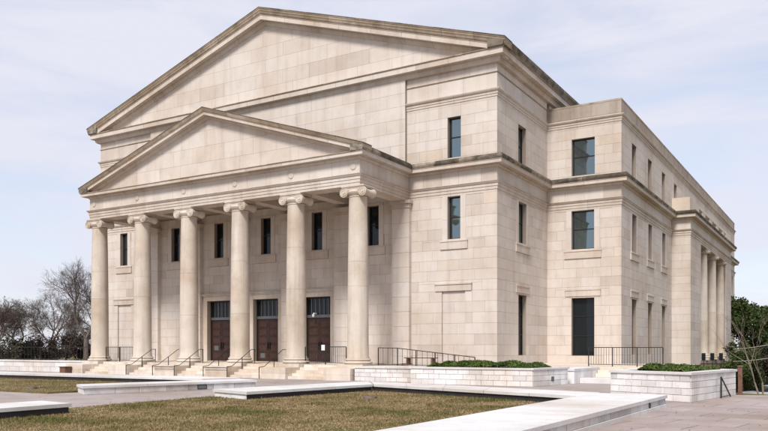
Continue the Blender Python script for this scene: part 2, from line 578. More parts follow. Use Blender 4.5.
# paved plaza on the right, slabs one by one
mb = MB()
mb.prism([(11.0, -60, -0.012), (34, -60, -0.012), (34, -2.5, -0.012), (14.9, -9.0, -0.012), (13.2, -9.6, -0.012), (11.0, -9.0, -0.012)], (0, 0, -0.05))
plaza = tag(mb.build('plaza_pavement', 'paver_joint'), kind='structure')
ang = R(-9)
ux, uy = Vector((math.cos(ang), math.sin(ang))), Vector((-math.sin(ang), math.cos(ang)))
slabs = []
SL, SW = 1.5, 1.15
for j in range(-4, 26):
    for i in range(-3, 16):
        c = Vector((11.3, -33.0)) + ux * ((i + (0.5 if j % 2 else 0)) * SL) + uy * (j * SW)
        q = [c + ux * a + uy * b for a, b in ((0.012, 0.012), (SL - 0.012, 0.012), (SL - 0.012, SW - 0.012), (0.012, SW - 0.012))]
        hp = [(1, 0, -11.02), (0.30, -0.954, -13.05), (0, 1, 40)]
        poly = clip_poly([(p.x, p.y) for p in q], hp)
        if len(poly) < 3 or c.x > 27:
            continue
        slabs.append(poly)
def slab_px(poly):
    cx_, cy_ = sum(p[0] for p in poly) / len(poly), sum(p[1] for p in poly) / len(poly)
    u, v, d = px_depth((cx_, cy_, 0))
    return (560 < u < 800 and v < 460 and d > 3), d
near = [s for s in slabs if slab_px(s)[0]]
rest = MB()
for s in slabs:
    t = rnd.random()
    dz = rnd.uniform(0, 0.0025)
    if s in near:
        m_ = MB().prism([(x, y, -0.011) for x, y in s], (0, 0, 0.011 + dz), t)
        m_.build('paver', 'paver', plaza)
    else:
        rest.prism([(x, y, -0.011) for x, y in s], (0, 0, 0.011 + dz), t)
tag(rest.build('paver_field', 'paver', plaza), kind='stuff')

# ------------------------------------------------------------------ the building
B = empty('stone_building', (-16.5, 0, 0), 'large pale limestone public building with columned portico and double pediment', 'building')
def part(mb_, name, mat, parent=None, smooth=False, label=None):
    o = mb_.build(name, mat, None, smooth)
    if parent is None:
        attach(o, B)
    else:
        o.parent = parent
        o.matrix_parent_inverse = Matrix.Identity(4)
        if parent.parent is B:
            o.matrix_parent_inverse = (Matrix.Translation(B.location) @ parent.matrix_parent_inverse).inverted()
    if label:
        o['label'] = label
    return o

W, PX0, PX1, PD = 33.05, -27.45, -5.61, 5.37
D1, W2, DQ, PJ, DE = 8.276, 4.745, 24.1, 1.42, 64.0
QE = 48.7
FL = 0.77
AB, LED, BED = 10.405, 10.975, 11.78
COLX = [-27.02 + 4.2 * i for i in range(6)]
COLY = -4.90
TOP = 12.46
LOW = [0.3, 1.25] + lin(1.25, 4.96, 6)[1:] + lin(4.96, 7.35, 4)[1:] + [7.95] + lin(7.95, AB, 4)[1:]
UPP = [12.40] + lin(12.62, 14.95, 4) + [15.574]
FRZ = [11.03, BED]

F_front = Face((0, 0, 0), (1, 0, 0), (0, -1, 0))
F_side = Face((0, 0, 0), (0, 1, 0), (1, 0, 0))
F_wing = Face((0, D1, 0), (1, 0, 0), (0, -1, 0))
F_wside = Face((W2, 0, 0), (0, 1, 0), (1, 0, 0))
F_porchf = Face((0, DQ, 0), (1, 0, 0), (0, -1, 0))
F_porchs = Face((W2 + PJ, 0, 0), (0, 1, 0), (1, 0, 0))
F_centre = Face((0, -0.20, 0), (1, 0, 0), (0, -1, 0))
F_port = Face((0, -PD, 0), (1, 0, 0), (0, -1, 0))
F_ports = Face((PX1, 0, 0), (0, 1, 0), (1, 0, 0))

windows = []      # (face, kind, u0, u1, z0, z1)
def win_holes(lst, jamb):
    return [(u0 - (jamb if k == 'mid' else 0), u1 + (jamb if k == 'mid' else 0), z0, z1) for _, k, u0, u1, z0, z1 in lst]
def win_core(lst):
    return [(u0, u1, z0, z1) for _, k, u0, u1, z0, z1 in lst]

# --- openings
pav_r = [(F_front, 'mid', -3.06, -2.24, 7.95, AB - 0.02), (F_front, 'blind', -3.42, -1.96, 0.9, 4.96)]
pav_l = [(F_front, 'mid', -30.81, -29.99, 7.95, AB - 0.02), (F_front, 'blind', -31.09, -29.63, 0.9, 4.96)]
BAYX = [COLX[i] + 2.1 for i in range(5)]
centre = [(F_front, 'porch', x - 0.42, x + 0.42, 7.95, 10.36) for x in BAYX]
centre += [(F_front, 'door', x - 1.07, x + 1.07, FL, 4.96) for x in BAYX[1:4]]
side_low = [(F_side, 'mid', 3.24, 4.58, 7.95, AB - 0.02), (F_side, 'low', 3.24, 4.58, 1.25, 4.86)]
wing_low = [(F_wing, 'mid', 1.62, 3.07, 7.95, AB - 0.02), (F_wing, 'low', 1.62, 3.07, 1.2, 4.86)]
wys = [11.0 + 4.72 * i for i in range(3)]
wside_low = []
for y in wys:
    wside_low += [(F_wside, 'mid', y, y + 1.3, 7.95, AB - 0.02), (F_wside, 'low', y, y + 1.3, 1.25, 4.86)]
end_low = [(F_wside, 'mid', 61.2, 62.4, 7.95, AB - 0.02), (F_wside, 'low', 61.2, 62.4, 1.25, 4.86)]
up_front = [(F_front, 'up', -3.06, -2.22, 12.62, 14.95)]
up_side = [(F_side, 'up', 3.22, 4.52, 12.62, 14.95)]
up_wing = [(F_wing, 'up', 1.63, 3.10, 12.62, 14.95)]
up_wside = [(F_wside, 'up', 11.0 + 4.7 * i, 12.25 + 4.7 * i, 12.62, 14.95) for i in range(4)]
J = 0.33

def wall_part(name, face, u0, u1, z0, z1, opens, levels, width=1.35, extra_core=True, front=True, thick=0.45, tone_shift=0.0):
    m_ = MB()
    core_panel(m_, face, u0, u1, z0, z1, win_core(opens), thick)
    w_ = part(m_, name, 'joint')
    hs = win_holes(opens, J)
    for _, k, a, b, c, d in opens:
        if k == 'blind':
            hs.append((a - 0.45, b + 0.45, 4.96, 5.41))
        if k == 'low':
            hs.append((a - 0.42, b + 0.42, 4.96, 5.41))
        if k in ('mid', 'porch'):
            hs.append((a - 0.45, b + 0.45, 7.35, 7.86))
        if k == 'porch':
            hs.append((a - 0.33, b + 0.33, c, 10.5))
        if k == 'door':
            hs.append((a - 0.42, b + 0.42, c, 5.45))
    ashlar(face, w_, u0, u1, levels, hs, width, front=front, tone_shift=tone_shift)
    windows.extend((w_, *o) for o in opens)
    return w_

w_pr = wall_part('wall', F_front, PX1, 0, 0.0, AB, pav_r, LOW)
w_pl = wall_part('wall', F_front, -W, PX0, 0.0, AB, pav_l, LOW)
w_ce = wall_part('portico_wall', F_front, PX0, PX1, 0.0, 11.4, centre, [FL] + LOW[2:] + [10.95], 1.05)
w_si = wall_part('wall', F_side, 0, D1, 0.0, AB, side_low, LOW)
w_wf = wall_part('wing_wall', F_wing, 0, W2, 0.0, AB, wing_low, LOW, 1.2)
w_ws = wall_part('wing_wall', F_wside, D1, DQ, -2.7, AB, wside_low, LOW, 1.6)
w_we = wall_part('wing_wall', F_wside, QE, DE, -2.7, AB, end_low, LOW, 1.6)
wall_part('wing_wall', F_wside, DQ, QE, -2.7, TOP, [], LOW, 2.0, front=False)
wall_part('wall', F_front, PX1 - 0.14, 0, AB, 15.574, up_front, UPP)
wall_part('wall', F_side, 0, D1, AB, 17.7, up_side, UPP)
wall_part('wing_wall', F_wing, 0, W2, AB, 15.6, up_wing, UPP, 1.2)
wall_part('wing_wall', F_wside, D1, DE, AB, 15.6, up_wside, UPP, 1.6)
# upper frieze strips, centre field, parapet, porch
m_ = MB()
core_panel(m_, F_front, PX1 - 0.14, 0, 15.574, 17.6)
w_at = part(m_, 'attic_wall', 'joint')
m_ = MB()
core_panel(m_, F_front, -W, PX0 + 0.14, AB, 17.6)
w_al = part(m_, 'attic_wall', 'joint')
ashlar(F_front, w_at, PX1 - 0.14, 0, [16.2, 17.04], width=1.9)
ashlar(F_side, w_at, 0, D1, [16.2, 17.04], width=2.0)
ashlar(F_front, w_at, PX1 - 0.14, 0, [17.10, 17.566], width=1.9)
ashlar(F_side, w_at, 0, D1, [17.10, 17.566], width=2.0)
ashlar(F_front, w_al, -W, PX0 + 0.14, UPP, width=1.9)
ashlar(F_front, w_al, -W, PX0 + 0.14, [16.2, 17.04], width=1.9)
ashlar(F_front, w_al, -W, PX0 + 0.14, [17.10, 17.566], width=1.9)
m_ = MB()
core_panel(m_, F_centre, PX0 + 0.14, PX1 - 0.14, 12.2, 17.6, thick=0.6)
w_cf = part(m_, 'attic_wall', 'joint')
ashlar(F_centre, w_cf, PX0 + 0.14, PX1 - 0.14, lin(12.2, 17.566, 7), width=2.3)
m_ = MB()
sweep(m_, [(0, D1), (W2, D1), (W2, DE), (-8, DE)], [(-0.012, 16.2), (-0.012, 17.0)], back=0.4)
w_pa = part(m_, 'parapet', 'joint')
PARAPET = w_pa
ashlar(F_wing, w_pa, 0, W2, [16.24, 17.0], width=1.7)
ashlar(F_wside, w_pa, D1, DE, [16.24, 17.0], width=3.0)
# friezes
m_ = MB()
FPATH = [(-W, 14), (-W, 0), (PX0, 0), (PX0, -PD), (PX1, -PD), (PX1, 0), (0, 0), (0, D1), (W2, D1), (W2, DQ), (W2 + PJ, DQ), (W2 + PJ, QE), (W2, QE), (W2, DE), (-8, DE)]
sweep(m_, FPATH, [(-0.012, AB + 0.01), (-0.012, 12.1)], back=0.4)
w_fr = part(m_, 'frieze', 'joint')
for fc, a, b, wd in ((F_front, -W, PX0, 1.4), (F_port, PX0, PX1, 1.55), (F_ports, -PD, 0, 1.4), (F_front, PX1, 0, 1.15), (F_side, 0, D1, 1.4), (F_wing, 0, W2, 1.2),
                     (F_wside, D1, DQ, 1.7), (F_porchf, W2, W2 + PJ, 1.42), (F_porchs, DQ, QE, 2.0), (F_wside, QE, DE, 2.0)):
    ashlar(fc, w_fr, a, b, FRZ, width=wd, tone_shift=0.12)
# side porch: near pier, far pier
m_ = MB()
core_panel(m_, F_porchf, W2, W2 + PJ, -2.7, AB, thick=1.0)
core_panel(m_, F_porchs, DQ, 29.1, -2.7, AB, thick=1.2)
core_panel(m_, F_porchs, 44.6, QE, -2.7, AB, thick=1.2)
m_.box(W2, W2 + PJ - 0.05, 29.1, 44.6, -2.7, 0.6)
w_po = part(m_, 'porch_wall', 'joint')
ashlar(F_porchf, w_po, W2, W2 + PJ, LOW, width=1.42, tone_shift=0.05)
ashlar(F_porchs, w_po, DQ, 29.1, LOW, width=2.4)
ashlar(F_porchs, w_po, 44.6, QE, LOW, width=2.0)

# tympana
def tympanum(name, face, xl, xr, z0, zl, slope, levels, width):
    xm = (xl + xr) / 2
    hp = [(slope, -1, -(slope * xl) + zl), (-slope, -1, slope * xr + zl)]
    m_ = MB()
    za = zl + slope * (xr - xl) / 2
    pts = [face.p(xl, z0, -0.012), face.p(xr, z0, -0.012), face.p(xm, za, -0.012)]
    m_.prism(pts, -face.n * 0.4)
    w_ = part(m_, name, 'joint')
    ashlar(face, w_, xl, xr, levels, (), width, hp)
SLO_M = (24.18 - 18.66) / 17.265
SLO_P = (16.20 - 12.50) / 11.45
tympanum('tympanum', F_front, -W, 0, 17.9, 18.66 - 1.0 + SLO_M * 0.74, SLO_M, lin(18.2, 23.6, 6), 2.4)
tympanum('tympanum', Face((0, -PD + 0.07, 0), (1, 0, 0), (0, -1, 0)), PX0, PX1, 12.0, 12.50 - 0.54 + SLO_P * 0.6, SLO_P, lin(12.1, 15.9, 4), 2.2)

# --- blocks: the 300 that show largest as parts, the rest as one part
BLOCKS.sort(key=lambda b: -b[0])
rest, rest2 = MB(), MB()
for i, (area, face, poly, t, wall, proud) in enumerate(BLOCKS):
    pts = [face.p(u, z, proud) for u, z in poly]
    if i < 300:
        part(MB().prism(pts, -face.n * 0.04, t), 'stone_block', 'brownstone' if wall is PARAPET else 'stone', wall)
    else:
        (rest2 if wall is PARAPET else rest).prism(pts, -face.n * 0.04, t)
tag(part(rest, 'small_stone_blocks', 'stone'), kind='stuff')
tag(part(rest2, 'parapet_blocks', 'brownstone'), kind='stuff')

# --- entablatures and cornices
APATH = FPATH
m_ = MB()
sweep(m_, APATH, [(0.0, AB), (0.0, AB + 0.15), (0.03, AB + 0.155), (0.03, AB + 0.32), (0.06, AB + 0.325), (0.06, AB + 0.48), (0.12, AB + 0.51), (0.15, AB + 0.57), (0.15, AB + 0.595), (0.0, AB + 0.625)],
      back=0.5, cut=2.6)
part(m_, 'architrave', 'trim')
m_ = MB()
sweep(m_, APATH, [(0.0, BED), (0.04, BED + 0.01), (0.06, BED + 0.06), (0.11, BED + 0.11), (0.11, BED + 0.165), (0.395, BED + 0.17), (0.395, BED + 0.145), (0.42, BED + 0.145), (0.42, BED + 0.32), (0.45, BED + 0.335), (0.45, BED + 0.36), (0.0, BED + 0.38)], back=0.4, cut=2.4)
part(m_, 'cornice', 'trim')
SLAB = [(0.46, BED + 0.362), (0.49, BED + 0.40), (0.53, BED + 0.49), (0.53, BED + 0.53), (0.48, BED + 0.532), (0.48, BED + 0.60), (0.42, BED + 0.602), (0.42, BED + 0.66), (0.0, BED + 0.70)]
m_ = MB()
sweep(m_, [(-W, 14), (-W, 0), (PX0, 0), (PX0, -PD - 0.50)], SLAB, back=0.3, cut=1.9, tones=(0, 1))
part(m_, 'cornice_capping', 'mossy')
m_ = MB()
sweep(m_, [(PX1, -PD - 0.50), (PX1, 0), (0, 0), (0, D1), (W2, D1), (W2, DQ), (W2 + PJ, DQ), (W2 + PJ, QE), (W2, QE), (W2, DE), (-8, DE)], SLAB, back=0.3, cut=1.9, tones=(0, 1))
part(m_, 'cornice_capping', 'mossy')
# upper architrave band on the pavilions and the wing
BAND = [(0.0, 15.574), (0.0, 15.72), (0.03, 15.725), (0.03, 15.86), (0.06, 15.865), (0.06, 15.99), (0.13, 16.03), (0.17, 16.10), (0.17, 16.135), (0.0, 16.165), (-0.012, 16.21)]
m_ = MB()
sweep(m_, [(PX1 - 0.14, 0), (0, 0), (0, D1), (W2, D1), (W2, DE), (-8, DE)], BAND, cut=2.6)
part(m_, 'architrave', 'trim')
m_ = MB()
sweep(m_, [(-W, 14), (-W, 0), (PX0 + 0.14, 0)], BAND, cut=2.6)
part(m_, 'architrave', 'trim')
FIL = [(0.0, 17.035), (0.045, 17.05), (0.06, 17.085), (0.0, 17.105)]
m_ = MB()
sweep(m_, [(PX1 - 0.14, 0), (0, 0), (0, D1 + 3)], FIL, cut=2.6)
part(m_, 'string_course', 'weathered')
m_ = MB()
sweep(m_, [(-W, 14), (-W, 0), (PX0 + 0.14, 0)], FIL, cut=2.6)
part(m_, 'string_course', 'weathered')
# wing coping
m_ = MB()
sweep(m_, [(-0.0, D1), (W2, D1), (W2, DE), (-8, DE)], [(0.0, 17.0), (0.012, 17.005), (0.012, 17.115), (-0.05, 17.125)], back=0.45, cut=2.2)
part(m_, 'coping', 'weathered')
# main horizontal cornice
HC = [(0.205, 17.566), (0.22, 17.60), (0.24, 17.70), (0.28, 17.78), (0.28, 17.845), (0.53, 17.87), (0.53, 17.85), (0.56, 17.85), (0.56, 18.17), (0.60, 18.185), (0.60, 18.22), (0.0, 18.26)]
MPATH = [(-W, 30), (-W, 0), (0, 0), (0, 42)]
m_ = MB()
sweep(m_, MPATH, HC, back=0.5, cut=2.5)
part(m_, 'cornice', 'trim')
EAVE = [(0.60, 18.222), (0.62, 18.24), (0.65, 18.36), (0.71, 18.48), (0.73, 18.60), (0.73, 18.645), (0.69, 18.65), (0.0, 18.80)]
m_ = MB()
sweep(m_, [(0, -0.69), (0, 42)], EAVE, back=0.3, cut=2.0, tones=(0, 1))
part(m_, 'eaves_gutter', 'mossy')
m_ = MB()
sweep(m_, [(-W, 30), (-W, -0.69)], EAVE, back=0.3, cut=2.0, tones=(0, 1))
part(m_, 'eaves_gutter', 'mossy')

def rake(xl, xr, ztip, slope, yface, prof, cut, tones):
    """raking cornice over a gable: vertical-cut profile [(out, h)] below the top line"""
    m_ = MB()
    xm = (xl + xr) / 2
    zt = lambda x: ztip + slope * ((x - xl) if x <= xm else (xr - x))
    loop = [(-0.35, prof[0][1])] + prof + [(-0.35, prof[-1][1])]
    xs = []
    for a, b in ((xl, xm), (xm, xr)):
        k = round((b - a) / cut)
        c = [a] + [a + (b - a) * q / k + rnd.uniform(-.2, .2) for q in range(1, k)] + [b]
        xs += [(c[i] + (0.007 if i else 0), c[i + 1] - (0.007 if i < k - 1 else 0)) for i in range(k)]
    for a, b in xs:
        m_.frustum_rings([[(x, yface - o, zt(x) + h) for o, h in loop] for x in (a, b)], rnd.uniform(*tones))
    return m_
XL, XR = -W - 0.74, 0.74
part(rake(XL + 0.21, XR - 0.21, 18.66 + 0.21 * SLO_M, SLO_M, 0, [(0.0, -1.03), (0.07, -1.0), (0.13, -0.88), (0.18, -0.80), (0.18, -0.74), (0.515, -0.735), (0.515, -0.765), (0.545, -0.765), (0.545, -0.50), (0.57, -0.485), (0.57, -0.46)], 2.2, (0.2, 0.9)), 'raking_cornice', 'trim')
part(rake(XL, XR, 18.66, SLO_M, 0, [(0.58, -0.455), (0.60, -0.43), (0.60, -0.385), (0.63, -0.38), (0.655, -0.28), (0.70, -0.20), (0.70, -0.115), (0.725, -0.11), (0.735, -0.07), (0.735, -0.052)], 2.0, (0, 1)), 'raking_gutter', 'weathered')
part(rake(XL - 0.012, XR + 0.012, 18.66 - 0.012 * SLO_M, SLO_M, 0, [(0.748, -0.05), (0.752, -0.045), (0.752, 0.0)], 2.0, (0, 0.6)), 'raking_fillet', 'mossy')
XL2, XR2 = -27.97, -5.07
part(rake(XL2 + 0.17, XR2 - 0.17, 12.50 + 0.17 * SLO_P, SLO_P, -PD, [(-0.07, -0.62), (0.04, -0.59), (0.08, -0.52), (0.12, -0.47), (0.12, -0.43), (0.385, -0.425), (0.385, -0.45), (0.41, -0.45), (0.41, -0.29), (0.44, -0.28), (0.44, -0.265)], 2.2, (0.2, 0.9)), 'raking_cornice', 'trim')
part(rake(XL2, XR2, 12.50, SLO_P, -PD, [(0.45, -0.26), (0.465, -0.24), (0.465, -0.215), (0.485, -0.21), (0.50, -0.15), (0.525, -0.11), (0.525, -0.07), (0.54, -0.065), (0.54, -0.042)], 2.0, (0, 1)), 'raking_gutter', 'weathered')
part(rake(XL2 - 0.012, XR2 + 0.012, 12.50 - 0.012 * SLO_P, SLO_P, -PD, [(0.553, -0.04), (0.556, -0.036), (0.556, 0.004)], 2.0, (0, 0.6)), 'raking_fillet', 'mossy')

for nm_, pth, prf in (('cornice_fillet', [(-W, 30), (-W, 0), (0, 0), (0, 42)], [(0.604, 18.17), (0.618, 18.175), (0.618, 18.218), (0.56, 18.235), (0.30, 18.25)]),
                      ('cornice_fillet', [(PX0, -PD), (PX1, -PD)], [(0.453, BED + 0.325), (0.466, BED + 0.33), (0.466, BED + 0.358), (0.42, BED + 0.375), (0.2, BED + 0.39)]),
                      ('architrave_fillet', FPATH, [(0.153, AB + 0.572), (0.166, AB + 0.576), (0.166, AB + 0.598), (0.14, AB + 0.608), (0.03, AB + 0.632)])):
    m_ = MB()
    sweep(m_, pth, prf, back=-0.02, cut=2.0, tones=(0, 1))
    part(m_, nm_, 'weathered')

# roofs
def gable_roof(xl, xr, ztip, slope, y0, y1, thick=0.12):
    xm = (xl + xr) / 2
    za = ztip + slope * (xm - xl)
    m_ = MB()
    m_.prism([(xl, y0, ztip), (xm, y0, za), (xm, y0, za - thick), (xl, y0, ztip - thick)], (0, y1 - y0, 0))
    m_.prism([(xm + .002, y0, za), (xr, y0, ztip), (xr, y0, ztip - thick), (xm + .002, y0, za - thick)], (0, y1 - y0, 0))
    return m_
part(gable_roof(XL + 0.5, XR - 0.5, 18.66 + 0.5 * SLO_M - 0.03, SLO_M, 0.3, 42), 'roof', 'roof')
part(gable_roof(XL2 + 0.4, XR2 - 0.4, 12.50 + 0.4 * SLO_P - 0.03, SLO_P, -PD + 0.3, -0.05), 'roof', 'roof')
m_ = MB()
m_.box(-9, W2 - 0.4, D1 + 0.4, DE - 0.4, 16.3, 16.45)
part(m_, 'flat_roof', 'roof')
m_ = MB()
m_.box(W2 - 0.4, W2 + PJ - 0.1, DQ + 0.1, QE - 0.1, 12.0, 12.12)
part(m_, 'flat_roof', 'roof')
# hidden faces of the shell, so that the building is closed
m_ = MB()
m_.box(-W + 0.02, -W + 0.4, 0.5, 42, 0, 18.1)
part(m_, 'back_wall', 'trim')
m_ = MB()
m_.box(-W + 0.402, -0.452, 41.6, 42, 0, 18.0)
part(m_, 'back_wall', 'trim')
m_ = MB()
m_.box(-0.45, 0.0, D1 + 0.5, 42, 12, 18.2)
part(m_, 'back_wall', 'trim')
m_ = MB()
m_.box(-9, W2 - 0.02, DE - 0.4, DE - 0.02, -2.7, 17.0)
part(m_, 'back_wall', 'trim')
# roundels on the portico frieze
for x in COLX:
    m_ = MB()
    m_.lathe((x, -PD - 0.035, 11.42), [(0.02, 0.0), (0.10, -0.012), (0.17, 0.0), (0.19, 0.02), (0.19, 0.05)], 20, 'y')
    part(m_, 'roundel', 'trim', None, True)

# --- portico ceiling, beams, floor
m_ = MB()
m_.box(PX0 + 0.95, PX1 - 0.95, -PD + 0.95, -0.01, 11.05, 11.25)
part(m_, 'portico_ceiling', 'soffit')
m_ = MB()
m_.box(PX0 + 0.015, PX1 - 0.015, -PD + 0.35, -PD + 0.97, AB + 0.004, 12.0)
m_.box(PX0 + 0.35, PX0 + 0.97, -PD + 0.972, -0.02, AB + 0.004, 12.0)
m_.box(PX1 - 0.97, PX1 - 0.35, -PD + 0.972, -0.02, AB + 0.004, 12.0)
part(m_, 'portico_beam', 'trim')
for x in COLX[1:5]:
    part(MB().box(x - 0.34, x + 0.34, -PD + 0.974, -0.02, 10.62, 11.06), 'ceiling_beam', 'trim')
part(MB().box(PX0 + 0.3, PX1 - 0.3, -5.15, -0.014, 0.30, FL), 'portico_floor', 'step')

# --- columns
def column(x, y, z0, z1, r0, r1, name='column', seg=32, pl=1.0, vol=0.255):
    H = z1 - z0
    zs, zc = z0 + 0.50, z1 - 0.62
    cuts = [0.0, rnd.choice([0.30, 0.34, 0.45]), rnd.choice([0.60, 0.66, 0.72]), 1.0]
    m_ = MB()
    for k in range(3):
        prof = []
        t0, t1 = cuts[k], cuts[k + 1]
        for q in range(5):
            t = t0 + (t1 - t0) * q / 4
            r = r0 + (r1 - r0) * t + 0.022 * math.sin(math.pi * t) * (r0 / 0.55)
            prof.append([r, t * (zc - zs)])
        if k > 0: prof = [[prof[0][0] - 0.012, prof[0][1]], [prof[0][0], prof[0][1] + 0.012]] + prof[1:]
        if k == 0: prof = [[r0 + 0.05, 0.0], [r0 + 0.05, 0.05], [r0 + 0.01, 0.12]] + prof[1:]
        if k == 2: prof += [[r1 + 0.03, prof[-1][1] + 0.02], [r1 + 0.03, prof[-1][1] + 0.06], [r1, prof[-1][1] + 0.08]]
        m_.lathe((x, y, zs), prof, seg, 'z', [rnd.uniform(0.0, 0.5), rnd.uniform(0.35, 0.9), rnd.uniform(0.4, 0.95)][k])
    c = part(m_, name, 'column', None, True)
    m_ = MB()
    a = (r0 + 0.24) * pl
    m_.box(x - a, x + a, y - a, y + a, z0, z0 + 0.20, 0.4)
    m_.lathe((x, y, z0 + 0.201), [(r0 + 0.10, 0), (r0 + 0.20, 0.03), (r0 + 0.215, 0.08), (r0 + 0.19, 0.13), (r0 + 0.10, 0.155), (r0 + 0.08, 0.19), (r0 + 0.12, 0.205), (r0 + 0.14, 0.24), (r0 + 0.12, 0.275), (r0 + 0.05, 0.298)], seg, 'z', 0.5)
    part(m_, 'column_base', 'column', c, True)
    # ionic capital: echinus, two bolsters with scrolls front and back, abacus
    m_ = MB()
    zb = zc + 0.09
    m_.lathe((x, y, zb), [(r1 - 0.02, 0), (r1 + 0.02, 0.04), (r1 + 0.11, 0.14), (r1 + 0.12, 0.2), (r1 + 0.05, 0.30)], seg, 'z', 0.6)
    s = r1 / 0.49
    vx, vr, hy = (r1 + 0.10 * s), vol * s, r1 + 0.03 * s
    zv = z1 - 0.13 - vr * 0.86
    for sx in (-1, 1):
        m_.lathe((x + sx * vx, y, zv), [(0.02, -hy - 0.035), (0.07 * s, -hy - 0.035), (0.075 * s, -hy), (0.12 * s, -hy), (0.125 * s, -hy - 0.02), (0.17 * s, -hy - 0.02), (0.175 * s, -hy + 0.015), (0.215 * s, -hy + 0.015),
                 (0.225 * s, -hy - 0.012), (vr, -hy - 0.005), (vr, -hy + 0.08), (vr * 0.80, -hy * 0.5), (vr * 0.70, 0), (vr * 0.80, hy * 0.5), (vr, hy - 0.08), (vr, hy + 0.005), (0.2 * s, hy), (0.02, hy)], 22, 'y', 0.65)
    m_.box(x - vx, x + vx, y - hy + 0.01, y + hy - 0.01, zv + vr * 0.35, zv + vr * 0.93, 0.6)
    ab = r1 + 0.20 * s
    m_.box(x - ab, x + ab, y - hy - 0.01, y + hy + 0.01, z1 - 0.135, z1 - 0.075, 0.6)
    m_.box(x - ab - 0.035, x + ab + 0.035, y - hy - 0.045, y + hy + 0.045, z1 - 0.073, z1 - 0.003, 0.6)
    part(m_, 'capital', 'column', c, True)
    return c
for x in COLX:
    column(x, COLY, 0.62, AB, 0.575, 0.49)
for y in (32.6, 37.9, 43.2):
    column(5.80, y, 0.62, AB, 0.40, 0.34, 'porch_column', 20, 0.85)
# pilasters on the wall behind the columns
for x in COLX:
    m_ = MB()
    zz = [FL] + lin(FL + 0.45, 9.95, 10)
    for k in range(len(zz) - 1):
        e = 0.06 if k == 0 else 0.0
        m_.box(x - 0.58 - e, x + 0.58 + e, -0.30 - e, -0.001, zz[k] + 0.005, zz[k + 1] - 0.005, rnd.uniform(0.2, 0.8))
    p_ = part(m_, 'pilaster', 'stone')
    m_ = MB()
    m_.box(x - 0.62, x + 0.62, -0.34, -0.001, 9.955, 10.05)
    m_.box(x - 0.60, x + 0.60, -0.32, -0.001, 10.052, 10.22)
    m_.box(x - 0.70, x + 0.70, -0.42, -0.001, 10.222, AB - 0.004)
    part(m_, 'pilaster_capital', 'trim', p_)

# --- pedestals and steps
for i, x in enumerate(COLX):
    m_ = MB()
    m_.box(x - 0.84, x + 0.84, -6.95, -3.9, 0.0, 0.30, rnd.random())
    m_.box(x - 0.845, x + 0.845, -6.955, -3.9, 0.302, 0.615, rnd.random())
    part(m_, 'pedestal', 'step')
for i in range(5):
    a, b = COLX[i] + 0.85, COLX[i + 1] - 0.85
    for k in range(5):
        zt = FL * (k + 1) / 5
        y0 = -6.75 + 0.36 * k
        n = 2
        m_ = MB()
        for q in range(n):
            sa, sb = a + (b - a) * q / n, a + (b - a) * (q + 1) / n
            m_.box(sa + 0.003, sb - 0.003, y0, -4.9 if k == 4 else y0 + 0.45, zt - 0.151, zt, rnd.random())
        part(m_, 'step', 'step')
part(MB().box(PX0 + 0.3, PX1 - 0.3, -5.6, -4.95, -0.02, 0.30), 'stair_core', 'step')

# --- windows and doors
def bar_uv(m_, face, u0, u1, z0, z1, d0, d1, tone=0.5):
    pts = [face.p(u0, z0, d1), face.p(u1, z0, d1), face.p(u1, z1, d1), face.p(u0, z1, d1)]
    m_.prism(pts, -face.n * (d1 - d0), tone)

